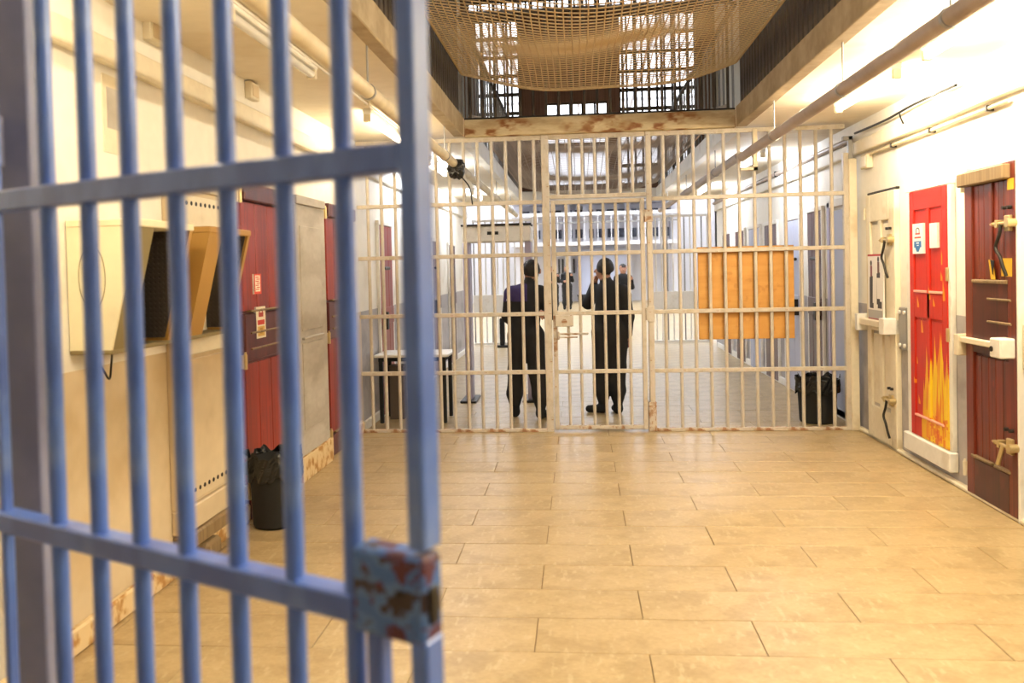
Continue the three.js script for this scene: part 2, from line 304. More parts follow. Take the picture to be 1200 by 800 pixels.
// ------------------------------------------------------------------ far hall with a glass roof
{
  const h = S('wall_hall', 'white walls of the bright hall at the end of the corridor');
  const x0 = -6, x1 = 6.3, H = 8, d1 = 38;
  part(h, 'side_wall', box(x0 - 0.3, x0, 0, H, END, d1 + 0.3), M.hallWhite);
  part(h, 'side_wall', box(x1, x1 + 0.3, 0, H, END, d1 + 0.3), M.hallWhite);
  part(h, 'front_wall', box(x0, XL, 0, H, END, END + 0.2), M.hallWhite);
  part(h, 'front_wall', box(XR, x1, 0, H, END, END + 0.2), M.hallWhite);
  part(h, 'front_wall', box(XL, XR, 7.2, H, END, END + 0.2), M.hallWhite);
  part(h, 'end_wall', box(x0, x1, 0, H, d1, d1 + 0.3), M.hallWhite);
  const r = S('window_5', 'glass roof over the far hall', [0, H, 27]);
  for (let i = 0; i <= 6; i++) part(r, 'rafter', box(lerp(x0, x1, i / 6) - 0.05, lerp(x0, x1, i / 6) + 0.05, H, H + 0.15, END, d1 + 0.3), M.hallWhite);
  for (let j = 0; j <= 6; j++) { const d = lerp(END, d1 + 0.3, j / 6); part(r, 'purlin', box(x0, x1, H + 0.02, H + 0.12, d - 0.04, d + 0.04), M.hallWhite); }
  for (let i = 0; i < 6; i++) for (let j = 0; j < 6; j++) part(r, 'pane', box(lerp(x0, x1, i / 6), lerp(x0, x1, (i + 1) / 6), H + 0.15, H + 0.156, lerp(END, d1 + 0.3, j / 6), lerp(END, d1 + 0.3, (j + 1) / 6)), M.glass);
  // galleries across the end of the hall
  const g = thing('hall_gallery', 'white stacked walkways with rows of dark painted window openings across the far end of the hall', 'walkway', [0.5, 2.4, 36]);
  for (const [y, n] of [[4.55, 0], [3.95, 14], [2.62, 12]]) part(g, 'deck', box(-3, 4.5, y, y + 0.16, 35.6, 37.4), M.hallWhite);
  for (const [y0, y1] of [[4.15, 4.32], [3.0, 3.42]]) for (let i = 0; i < 14; i++) part(g, 'dark_opening_fill', box(-2.6 + i * 0.5, -2.6 + i * 0.5 + 0.36, y0, y1, 37.3, 37.36), M.pane);  // solid dark boxes, their colour standing for unlit window openings
  part(g, 'back_panel', box(-3, 4.5, 2.78, 4.55, 37.36, 37.5), M.hallWhite);
  for (let i = 0; i < 26; i++) part(g, 'baluster', box(-3 + i * 0.3, -2.965 + i * 0.3, 2.78, 3.95, 35.62, 35.66), M.hallWhite);
  part(g, 'handrail', box(-3, 4.5, 3.62, 3.68, 35.6, 35.68), M.greySteel);
  for (const x of [-2.9, -0.6, 0.25, 2.2, 4.3]) part(g, 'column', box(x, x + 0.28, 0, 4.55, 36.9, 37.3), M.hallWhite);
  const p = thing('hall_partition', 'pale blue-grey screen wall behind the far people', 'screen', [0.9, 0, 36.6]);
  part(p, 'panel', box(0.0, 2.2, 0, 2.45, 36.5, 36.6), M.blueDoor);
  part(p, 'post', box(-0.02, 0.1, 0, 2.5, 36.4, 36.62), plain(96, 116, 176, 0.4));
  const bar = thing('window_bars', 'small dark barred opening in the far hall wall', 'window', [-0.6, 1.4, 37.98]);
  for (let i = 0; i < 5; i++) part(bar, 'bar', box(-0.95 + i * 0.18, -0.88 + i * 0.18, 1.35, 2.05, 37.94, 37.99), M.iron);
}

// ------------------------------------------------------------------ the barred partition across the corridor
const GD = 8.0;
{
  const t = thing('barred_partition', 'cream floor-to-ceiling steel bar partition spanning the corridor', 'partition', [0.2, 0, GD]);
  const tall = rod([0, 0, 0], [0, 2.98, 0], 0.0175, 10), sh = rod([0, 0, 0], [0, 0.6, 0], 0.0165, 10);
  const bars = []; for (let k = 0; k < 13; k++) bars.push(-0.425 - k * 0.1435); for (let k = 1; k < 13; k++) bars.push(0.715 + k * 0.1482);
  for (const x of bars) put(t, 'bar', tall, M.bar, [x, 0.01, GD]);
  for (let k = 0; k < 7; k++) put(t, 'transom_bar', sh, M.bar, [-0.19 + k * 0.125, 2.38, GD]);
  for (const [x0, x1] of [[XL + 0.02, -0.35], [0.74, 2.62]]) {
    for (const y of [0.61, 1.2, 1.8, 2.33]) part(t, 'rail', box(x0, x1, y - 0.02, y + 0.02, GD - 0.024, GD + 0.012, 0.004), M.bar);
    part(t, 'sill_rail', box(x0, x1, 0, 0.035, GD - 0.025, GD + 0.025, 0.004), M.barRusty);
    part(t, 'top_rail', box(x0, x1, 2.955, 3.0, GD - 0.02, GD + 0.02, 0.004), M.bar);
  }
  part(t, 'post', box(-0.35, -0.275, 0, 3.0, GD - 0.035, GD + 0.035, 0.006), M.bar);
  part(t, 'post', box(0.69, 0.745, 0.28, 3.0, GD - 0.035, GD + 0.035, 0.006), M.bar);
  part(t, 'post_foot', box(0.675, 0.755, 0, 0.3, GD - 0.037, GD + 0.037, 0.006), M.barRusty, 'rusted foot of the post');
  part(t, 'top_rail', box(-0.275, 0.69, 2.955, 3.0, GD - 0.02, GD + 0.02, 0.004), M.bar);
  part(t, 'door_header', box(-0.275, 0.69, 2.355, 2.395, GD - 0.028, GD + 0.02, 0.004), M.bar);
  part(t, 'post', box(2.6, 2.65, 0, 2.72, GD - 0.03, GD + 0.03, 0.006), M.bar);
  part(t, 'post', box(2.645, 2.72, 0, 2.66, GD - 0.05, GD + 0.03, 0.006), M.cream);
  part(t, 'bracket', box(2.6, 2.69, 2.84, 2.88, GD - 0.03, GD + 0.02, 0.004), M.greySteel);
  part(t, 'bracket', box(2.65, 2.69, 2.66, 2.88, GD - 0.03, GD + 0.02, 0.004), M.greySteel);
  part(t, 'pipe_collar', join(box(1.62, 1.78, 2.58, 2.61, GD - 0.04, GD + 0.03), box(1.74, 1.78, 2.58, 2.98, GD - 0.04, GD + 0.03)), M.cream);
  part(t, 'hinge', join(rod([0.678, 1.12, GD - 0.03], [0.678, 1.24, GD - 0.03], 0.018), box(0.68, 0.75, 1.1, 1.26, GD - 0.045, GD - 0.03, 0.003)), M.bar);
  part(t, 'hinge', join(rod([0.678, 2.1, GD - 0.03], [0.678, 2.22, GD - 0.03], 0.016), box(0.68, 0.75, 2.1, 2.22, GD - 0.045, GD - 0.03, 0.003)), M.barRusty);
}
{
  const t = thing('barred_door', 'closed cream steel bar door with lock box in the middle of the partition', 'gate', [0.2, 0, GD]);
  const x0 = -0.265, x1 = 0.67, b = rod([0, 0, 0], [0, 2.28, 0], 0.0165, 10);
  for (let k = 0; k < 6; k++) put(t, 'bar', b, M.bar, [-0.11 + k * 0.1235, 0.04, GD]);
  part(t, 'stile', box(x0, x0 + 0.045, 0.02, 2.34, GD - 0.028, GD + 0.02, 0.005), M.bar);
  part(t, 'stile', box(x1 - 0.045, x1, 0.02, 2.34, GD - 0.028, GD + 0.02, 0.005), M.bar);
  for (const y of [0.61, 1.2, 1.8]) part(t, 'rail', box(x0 + 0.045, x1 - 0.045, y - 0.02, y + 0.02, GD - 0.024, GD + 0.012, 0.004), M.bar);
  part(t, 'top_rail', box(x0 + 0.045, x1 - 0.045, 2.3, 2.34, GD - 0.024, GD + 0.016, 0.004), M.bar);
  part(t, 'bottom_rail', box(x0 + 0.045, x1 - 0.045, 0.025, 0.065, GD - 0.024, GD + 0.016, 0.004), M.barRusty);
  const l = part(t, 'lock_box', box(-0.24, -0.06, 1.07, 1.185, GD - 0.075, GD - 0.025, 0.006), M.bar);
  part(l, 'keyhole_boss', rod([-0.15, 1.12, GD - 0.085], [-0.15, 1.12, GD - 0.07], 0.028, 14), M.barRusty);
  part(t, 'pull_handle', join(box(-0.2, 0.09, 0.985, 1.005, GD - 0.07, GD - 0.05, 0.003), box(-0.2, -0.02, 0.955, 0.97, GD - 0.07, GD - 0.05, 0.003), box(-0.22, -0.2, 0.94, 1.02, GD - 0.07, GD - 0.02, 0.003)), M.barRusty);
  part(t, 'strike_plate', box(-0.262, -0.225, 0.75, 1.18, GD - 0.04, GD - 0.028, 0.002), M.barRusty);
}
{
  const t = thing('plywood_board', 'orange plywood board hung behind the bars at right', 'board', [1.66, 0.91, 8.05]);
  part(t, 'sheet', box(1.195, 2.13, 0.91, 1.8, 8.03, 8.055, 0.003), M.plywood);
  part(t, 'top_batten', box(1.195, 2.13, 1.8, 1.835, 8.03, 8.1, 0.003), M.plywood);
}
// upper screen over the cross beam
{
  const t = thing('upper_bar_screen', 'dark vertical bar railing standing on the rusty cross beam', 'railing', [0.2, 3.195, 8.0]);
  const g = rod([0, 0, 0], [0, 2.6, 0], 0.014, 8);
  for (let k = 0; k < 21; k++) put(t, 'bar', g, M.darkRail, [AL + 0.06 + k * 0.1285, 3.195, 8.0]);
  for (const y of [4.25, 5.0, 5.795]) part(t, 'rail', box(AL, AR, y - 0.02, y + 0.02, 7.98, 8.02, 0.004), M.darkRail);
}
// gallery railings
for (const side of [-1, 1]) {
  const x = side < 0 ? AL - 0.05 : AR + 0.05;
  const t = thing('gallery_railing', `dark close-set upright railing on the ${side < 0 ? 'left' : 'right'} gallery edge`, 'railing', [x, 3.2, 4.2]);
  const g = box(-0.008, 0.008, 0, 1.25, -0.036, 0.036, 0.002);
  for (let k = 0; k < 66; k++) put(t, 'upright', g, M.darkRail, [x, 3.2, 0.4 + k * 0.115]);
  part(t, 'handrail', box(x - 0.03, x + 0.03, 4.45, 4.49, 0.35, 7.95, 0.008), M.darkRail);
  const f = thing('gallery_railing', `slim white railing of the ${side < 0 ? 'left' : 'right'} gallery beyond the partition`, 'railing', [x, 3.2, 12]);
  const gf = rod([0, 0, 0], [0, 1.05, 0], 0.012, 8);
  for (let k = 0; k < 30; k++) put(f, 'upright', gf, M.greySteel, [x, 3.2, 8.3 + k * 0.26]);
  part(f, 'handrail', box(x - 0.025, x + 0.025, 4.25, 4.29, 8.15, END - 0.1, 0.006), M.iron);
}
// ------------------------------------------------------------------ safety nets
function net(name, label, d0, d1, pitch, r, Y, mat) {
  const nx = Math.round((AR - AL) / pitch), nd = Math.round((d1 - d0) / pitch);
  const at = (i, j) => { const s = i / nx, t = j / nd; return [lerp(AL, AR, s), Y(s, t), lerp(d0, d1, t)]; };
  const s = new Soup();
  const seg = (a, b, up) => {
    const A = [a[0], a[1], -a[2]], B = [b[0], b[1], -b[2]], o = up ? [[r, 0, 0], [0, r, 0], [-r, 0, 0], [0, -r, 0]] : [[0, 0, r], [0, r, 0], [0, 0, -r], [0, -r, 0]];
    for (let k = 0; k < 4; k++) { const p = o[k], q = o[(k + 1) % 4], ad = (v, w) => [v[0] + w[0], v[1] + w[1], v[2] + w[2]]; s.quad(ad(A, p), ad(A, q), ad(B, q), ad(B, p)); }
  };
  for (let i = 0; i <= nx; i++) for (let j = 0; j < nd; j++) seg(at(i, j), at(i, j + 1), true);
  for (let j = 0; j <= nd; j++) for (let i = 0; i < nx; i++) seg(at(i, j), at(i + 1, j), false);
  const t = thing(name, label, 'net', [(AL + AR) / 2, 3.4, (d0 + d1) / 2]);
  const m = part(t, 'mesh', s.geo(), mat); m.userData.kind = 'stuff';
  part(t, 'border_rope', join([0, 1].flatMap((e) => [hose(Array.from({ length: 12 }, (_, k) => at(Math.round(e * nx), Math.round(k / 11 * nd))), 0.012, 60, 6), hose(Array.from({ length: 12 }, (_, k) => at(Math.round(k / 11 * nx), Math.round(e * nd))), 0.012, 60, 6)])), mat);
}
net('safety_net', 'golden rope safety net sagging between the near galleries', 0.6, 7.88, 0.058, 0.0052, (s, t) => {
  const side = 4 * s * (1 - s), end = sm(0, 0.12, t);
  return 3.62 - side * (0.17 + 0.06 * Math.sin(t * 19 + s * 1.5) * end) - 0.03 * side * Math.sin(s * 9 + t * 6) + 0.16 * sm(0.82, 0.5, t) * side;
}, M.net);
net('safety_net', 'pale rope safety net seen through the bars beyond the partition', 8.35, 15.8, 0.1, 0.0045, (s, t) => { const side = 4 * s * (1 - s); return 3.3 - side * (0.16 + 0.05 * Math.sin(t * 14)); }, M.netFar);

// ------------------------------------------------------------------ ceiling lamps
function lamp(x, d0, d1, tube, power, col, label, group) {
  const y = 3.02, t = thing('fluorescent_lamp', label, 'lamp', [x, y, (d0 + d1) / 2], group);
  part(t, 'batten', box(x - 0.035, x + 0.035, y - 0.05, y, d0, d1, 0.006), M.white);
  part(t, 'tube', rod([x, y - 0.078, d0 + 0.03], [x, y - 0.078, d1 - 0.03], 0.026, 14), tube);
  for (const d of [d0, d1 - 0.035]) part(t, 'end_cap', box(x - 0.03, x + 0.03, y - 0.11, y - 0.045, d, d + 0.035, 0.006), M.cream);
  if (!power) return;
  const add = (dx, dy, tx, ty, k) => {
    const l = new THREE.RectAreaLight(new THREE.Color(...col), power * k, d1 - d0 - 0.08, 0.052);
    l.position.set(x + dx, y - 0.078 + dy, -(d0 + d1) / 2); scene.add(l); l.name = 'tube_light';
    l.up.set(0, 1, 0); if (!tx) l.up.set(1, 0, 0);
    l.lookAt(x + dx + tx, y - 0.078 + dy + ty, -(d0 + d1) / 2);
    if (!tx) l.rotateZ(Math.PI / 2);
    l.updateMatrixWorld();
  };
  add(0, -0.03, 0, -1, 1); add(-0.03, 0, -1, 0.0, 0.8); add(0.03, 0, 1, 0.0, 0.8);
}
lamp(2.21, 5.65, 6.9, M.tubeWarm, LAMP, WARM, 'lit ceiling tube lamp nearest the partition on the right', 'right tube lamps');
lamp(2.21, 3.95, 5.2, M.tubeWarm, LAMP, WARM, 'lit ceiling tube lamp at the upper right edge of the view', 'right tube lamps');
lamp(2.21, 2.25, 3.5, M.tubeWarm, LAMP, WARM, 'lit ceiling tube lamp above the right of the open gate', 'right tube lamps');
lamp(2.21, 0.55, 1.8, M.tubeWarm, LAMP, WARM, 'lit ceiling tube lamp nearest the camera', 'right tube lamps');
lamp(-1.68, 1.65, 2.9, M.tubeWarm, LAMP * 0.7, WARM, 'lit ceiling tube lamp on the left above the open gate', 'left tube lamps');
lamp(-1.68, 3.75, 5.0, M.tubeOff, 0, WARM, 'unlit ceiling tube lamp over the telephone hoods', 'left tube lamps');
lamp(-1.72, 6.45, 7.7, M.tubeWarm, LAMP * 0.2, WARM, 'lit ceiling tube lamp on the left just before the partition', 'left tube lamps');
lamp(-1.75, 9.3, 10.5, M.tubeCool, LAMP_FAR, COOL, 'white ceiling tube lamp above the table beyond the bars', 'tube lamps beyond the partition');
lamp(-1.75, 13.2, 14.4, M.tubeCool, LAMP_FAR, COOL, 'farther white ceiling tube lamp on the left beyond the bars', 'tube lamps beyond the partition');
lamp(2.21, 9.6, 10.8, M.tubeCool, LAMP_FAR, COOL, 'white ceiling tube lamp above the plywood board beyond the bars', 'tube lamps beyond the partition');
lamp(2.21, 13.4, 14.6, M.tubeCool, LAMP_FAR, COOL, 'farther white ceiling tube lamp on the right beyond the bars', 'tube lamps beyond the partition');

// ------------------------------------------------------------------ pipes, conduits, boxes
{
  const pipe = (x, y, d0, d1, r, m, hangers, label) => {
    const t = thing('hung_pipe', label, 'pipe', [x, y, (d0 + d1) / 2]);
    part(t, 'pipe_run', rod([x, y, d0], [x, y, d1], r, 18), m);
    for (const d of hangers) { part(t, 'hanger_rod', rod([x, y + r, d], [x, 3.02, d], 0.006, 6), M.greySteel); part(t, 'clip', rod([x, y, d - 0.012], [x, y, d + 0.012], r + 0.006, 18), M.greySteel); }
    part(t, 'seam_cover', rod([x, y, (d0 + d1) / 2 - 0.05], [x, y, (d0 + d1) / 2 + 0.05], r + 0.004, 18), m);
  };
  pipe(1.635, 2.715, -3.2, 8.02, 0.043, M.pipe, [1.5, 3.6, 5.0, 6.7], 'long brown-grey pipe hung under the right gallery');
  pipe(-1.215, 2.73, -3.2, 7.8, 0.043, M.pipeCream, [2.2, 4.6, 6.2, 7.3], 'long cream pipe hung under the left gallery');
  pipe(1.635, 2.74, 8.1, END - 0.2, 0.045, M.pipe, [9.5, 12, 14.5], 'pale pipe under the right gallery beyond the bars');
  pipe(-1.215, 2.73, 8.15, END - 0.2, 0.045, M.pipeCream, [9.5, 12, 14.5], 'pale pipe under the left gallery beyond the bars');
  // black wrapped bundle
  const t = thing('black_bundle', 'black wrapped bundle hanging on the bars at the pipe end', 'bundle', [-1.2, 2.6, 7.96]);
  const g = new THREE.IcosahedronGeometry(0.1, 4), p = g.attributes.position;
  for (let i = 0; i < p.count; i++) { const v = new THREE.Vector3().fromBufferAttribute(p, i), k = 1 + 0.3 * (vnoise(v.x * 30 + 9, v.y * 30 + 9, 99, 99, 3) - 0.5) + 0.18 * (vnoise(v.z * 50 + 9, v.y * 40 + 9, 99, 99, 5) - 0.5); p.setXYZ(i, v.x * k * 0.92, v.y * k * 1.05, v.z * k * 0.7); }
  g.computeVertexNormals(); part(t, 'wrap', g.translate(-1.2, 2.68, -7.885), M.bag);
  part(t, 'cable', hose([[-1.17, 2.62, 7.9], [-1.08, 2.5, 7.92], [-1.05, 2.32, 7.93]], 0.007, 24), M.black);
  part(t, 'tie', rod([-1.24, 2.6, 7.88], [-1.16, 2.6, 7.88], 0.01), M.greySteel);
  // right wall conduits
  const c = thing('wall_conduit', 'thin horizontal conduit along the white right wall', 'conduit', [XR - 0.03, 2.655, 6.6]);
  part(c, 'tube', rod([XR - 0.03, 2.655, 5.25], [XR - 0.03, 2.655, 7.75], 0.014), M.pipeCream);
  for (const d of [5.5, 6.35, 7.1]) part(c, 'clip', box(XR - 0.05, XR, 2.635, 2.675, d - 0.012, d + 0.012), M.iron);
  const j = thing('junction_box', 'small cream junction box on the right wall by the partition', 'box', [XR, 2.6, 7.7]);
  part(j, 'body', wbox(1, 7.64, 7.8, 2.53, 2.66, 0, 0.06, 0.006), M.cream); part(j, 'lid', wbox(1, 7.655, 7.785, 2.545, 2.645, 0.06, 0.068, 0.003), M.white);
  const k = thing('black_cable', 'black cable along the top of the right wall', 'cable', [XR - 0.06, 2.86, 7]);
  part(k, 'run', hose([[XR - 0.05, 2.9, 5.9], [XR - 0.055, 2.905, 6.6], [XR - 0.05, 2.89, 7.2], [XR - 0.055, 2.9, 7.95]], 0.011, 60), M.black);
  part(k, 'drop', hose([[XR - 0.052, 2.9, 6.9], [XR - 0.056, 2.85, 6.86], [XR - 0.06, 2.79, 6.8]], 0.007, 20), M.black);
  const f = thing('wall_conduit', 'thin conduit along the right wall beyond the bars', 'conduit', [XR - 0.03, 2.66, 12]);
  part(f, 'tube', rod([XR - 0.05, 2.86, 8.1], [XR - 0.05, 2.86, END], 0.03), M.pipe);
  part(f, 'clip', box(XR - 0.08, XR, 2.82, 2.9, 11, 11.03), M.iron);
  // left ceiling conduit between lamps
  const s = thing('ceiling_conduit', 'thin white conduit linking the left ceiling lamps', 'conduit', [-1.66, 3.0, 5]);
  part(s, 'tube', rod([-1.645, 3.0, 0.5], [-1.645, 3.0, 7.9], 0.009, 8), M.white);
  for (const d of [2.9, 5.7, 6.2]) part(s, 'clip', box(-1.665, -1.625, 2.985, 3.02, d - 0.01, d + 0.01), M.cream);
  for (const [d, y, lb] of [[4.11, 2.985, 'small grey switch box high on the left wall above the band, nearest the camera'], [5.4, 2.95, 'cream vent box high on the left wall over the red door']]) {
    const b = thing('wall_box', lb, 'box', [XL, y - 0.06, d]);
    part(b, 'body', wbox(-1, d - 0.07, d + 0.07, y - 0.06, y + 0.06, 0, 0.05, 0.006), M.cream); part(b, 'cover', wbox(-1, d - 0.05, d + 0.05, y - 0.04, y + 0.04, 0.05, 0.056, 0.002), M.tanDado);
  }
  const ps = thing('wall_notice', 'faded paper notice pinned high on the left wall', 'notice', [XL, 2.28, 3.76]);
  part(ps, 'paper', wbox(-1, 3.66, 3.86, 2.28, 2.66, 0, 0.006, 0), M.cream);
  part(ps, 'text_block', wbox(-1, 3.69, 3.83, 2.4, 2.6, 0.006, 0.0075, 0), M.greyDoor);
}

// ------------------------------------------------------------------ doors
let doorNo = 0;
const firstDoor = scene.children.length;
const doorAt = (side, d0, d1, y0, label) => { const o = S('door_' + (++doorNo), label, [wx(side, 0), y0, (d0 + d1) / 2]); return o; };
function boltLock(t, side, d, y, len, curved, m) {
  const o = 0.085, X = wx(side, o), s = side;
  const b = part(t, 'bolt', join(rod([X, y, d - 0.02], [X, y, d + len * 0.8], 0.011), rod([X, y, d + len * 0.8], [X, y, d + len * 0.8 + 0.04], 0.016, 10, 0.007), box(wx(side, 0.05), wx(side, 0.075), y - 0.05, y + 0.05, d, d + 0.06, 0.004), box(wx(side, 0.05), wx(side, 0.1), y - 0.025, y + 0.025, d + 0.1, d + 0.125, 0.004)), m);
  part(b, 'roller', rod([wx(side, 0.05), y, d - 0.025], [wx(side, 0.105), y, d - 0.025], 0.027, 16), M.brass);
  for (const e of [0.02, 0.08]) part(b, 'stud', rod([wx(side, 0.05), y + 0.1, d + e], [wx(side, 0.075), y + 0.1, d + e], 0.012, 8), M.iron);
  if (curved) part(b, 'handle', hose([[X, y, d + 0.07], [X - s * 0.01, y - 0.07, d + 0.075], [X - s * 0.015, y - 0.15, d + 0.11], [X - s * 0.015, y - 0.21, d + 0.06], [X - s * 0.01, y - 0.28, d + 0.03], [X, y - 0.33, d + 0.015]], 0.011, 40, 8), M.iron);
  else part(b, 'handle', rod([X, y, d + 0.07], [X - s * 0.02, y - 0.13, d + 0.1], 0.014, 8), M.brass);
}
function hinge(t, side, d, y, m = M.brass) {
  part(t, 'hinge', join(rod([wx(side, 0.04), y - 0.05, d], [wx(side, 0.04), y + 0.05, d], 0.014, 12), rod([wx(side, 0.04), y + 0.05, d], [wx(side, 0.04), y + 0.065, d], 0.009, 8), wbox(side, d - 0.022, d + 0.022, y - 0.045, y + 0.045, 0, 0.034)), m);
}
// brown plank door, right wall
{
  const s = 1, d0 = 5.25, d1 = 5.9, t = doorAt(s, d0, d1, 0, 'dark brown plank door with cream lock bar at right edge');
  const B = (n, a, b, y0, y1, o, m, c = 0.004) => part(t, n, wbox(s, a, b, y0, y1, 0, o, c), m);
  B('frame', d1 + 0.001, d1 + 0.02, 0.03, 2.3, 0.03, M.white); B('frame', d0 - 0.02, d0 - 0.001, 0, 2.3, 0.052, M.white);
  B('backing', d0 + 0.004, d1 - 0.004, 0.02, 2.27, 0.025, M.brownDark, 0);
  B('stile', d0, d0 + 0.1, 0.02, 2.27, 0.05, M.brown[0]); B('stile', d1 - 0.1, d1, 0.02, 2.27, 0.05, M.brown[1]);
  B('muntin', 5.535, 5.59, 1.52, 2.16, 0.05, M.brown[0]);
  for (const [a, b] of [[d0 + 0.1, 5.535], [5.59, d1 - 0.1]]) for (let k = 0; k < 3; k++) B('plank', lerp(a, b, k / 3) + 0.002, lerp(a, b, (k + 1) / 3) - 0.002, 1.52, 2.16, 0.036, M.brown[k], 0.004);
  B('rail', d0 + 0.1, d1 - 0.1, 2.16, 2.27, 0.05, M.brown[1]);
  B('rail', d0 + 0.1, d1 - 0.1, 1.02, 1.5, 0.05, M.brownDark);
  for (let k = 0; k < 5; k++) B('plank', lerp(d0 + 0.1, d1 - 0.1, k / 5) + 0.002, lerp(d0 + 0.1, d1 - 0.1, (k + 1) / 5) - 0.002, 0.3, 1.0, 0.036, M.brown[(k + 1) % 3], 0.004);
  B('kick_rail', d0 + 0.1, d1 - 0.1, 0.02, 0.28, 0.05, M.brownDark);
  B('moulding', d0 + 0.1, 5.79, 1.495, 1.52, 0.064, M.barWood, 0.006);
  B('moulding', d0 + 0.06, 5.6, 1.385, 1.4, 0.058, M.barWood, 0.004); B('moulding', d0 + 0.06, 5.6, 1.235, 1.25, 0.058, M.barWood, 0.004);
  B('moulding', d0 + 0.08, 5.52, 0.285, 0.305, 0.06, M.barWood, 0.004); B('moulding', 5.56, 5.83, 0.285, 0.305, 0.06, M.barWood, 0.004);
  B('drip_board', d0 + 0.06, d1 + 0.01, 2.16, 2.255, 0.1, M.barWood, 0.008);
  const bar = B('lock_bar', 5.36, d1 + 0.03, 1.075, 1.115, 0.085, M.cream, 0.006);
  part(bar, 'bar_bracket', wbox(s, d1 + 0.01, d1 + 0.075, 0.98, 1.13, 0, 0.1, 0.006), M.cream);
  part(bar, 'lock_case', wbox(s, 5.27, 5.4, 1.03, 1.155, 0, 0.14, 0.008), M.white);
  part(bar, 'keyhole', rod([wx(s, 0.135), 1.085, 5.37], [wx(s, 0.146), 1.085, 5.37], 0.018, 12), M.iron);
  part(bar, 'wall_plate', wbox(s, 5.08, 5.23, 0.97, 1.25, 0.0, 0.03, 0.006), M.cream);
  boltLock(t, s, 5.28, 1.88, 0.2, true, M.brass); boltLock(t, s, 5.28, 0.47, 0.2, false, M.brass);
  hinge(t, s, 5.95, 2.18, M.cream); hinge(t, s, 5.95, 0.17, M.cream);
  const st = (a, b, y0, y1, nm, lb, m) => { const q = thing('sticker', lb, 'sticker', [wx(s, 0.05), y0, a]); part(q, nm, wbox(s, a, b, y0, y1, 0.036, 0.054, 0), m); };
  const yel = plain(214, 170, 40, 0.5);
  st(5.29, 5.41, 1.545, 1.66, 'print', 'yellow square sticker low on the brown door panel', yel);
  st(5.26, 5.33, 2.09, 2.16, 'print', 'small yellow sticker at the top corner of the brown door', yel);
  const q = thing('sticker', 'yellow and black slanted sticker on the brown door ledge', 'sticker', [wx(s, 0.06), 1.52, 5.52]);
  part(q, 'print', prism([[0, 0], [0.05, 0], [0.02, 0.13], [-0.03, 0.13]], 0, 0.004).rotateY(-Math.PI / 2).translate(wx(s, 0.055), 1.522, -5.54), yel);
  part(q, 'black_print', prism([[0.03, 0.03], [0.05, 0.12], [0.0, 0.13]], 0, 0.004).rotateY(-Math.PI / 2).translate(wx(s, 0.06), 1.525, -5.54), M.black);
}
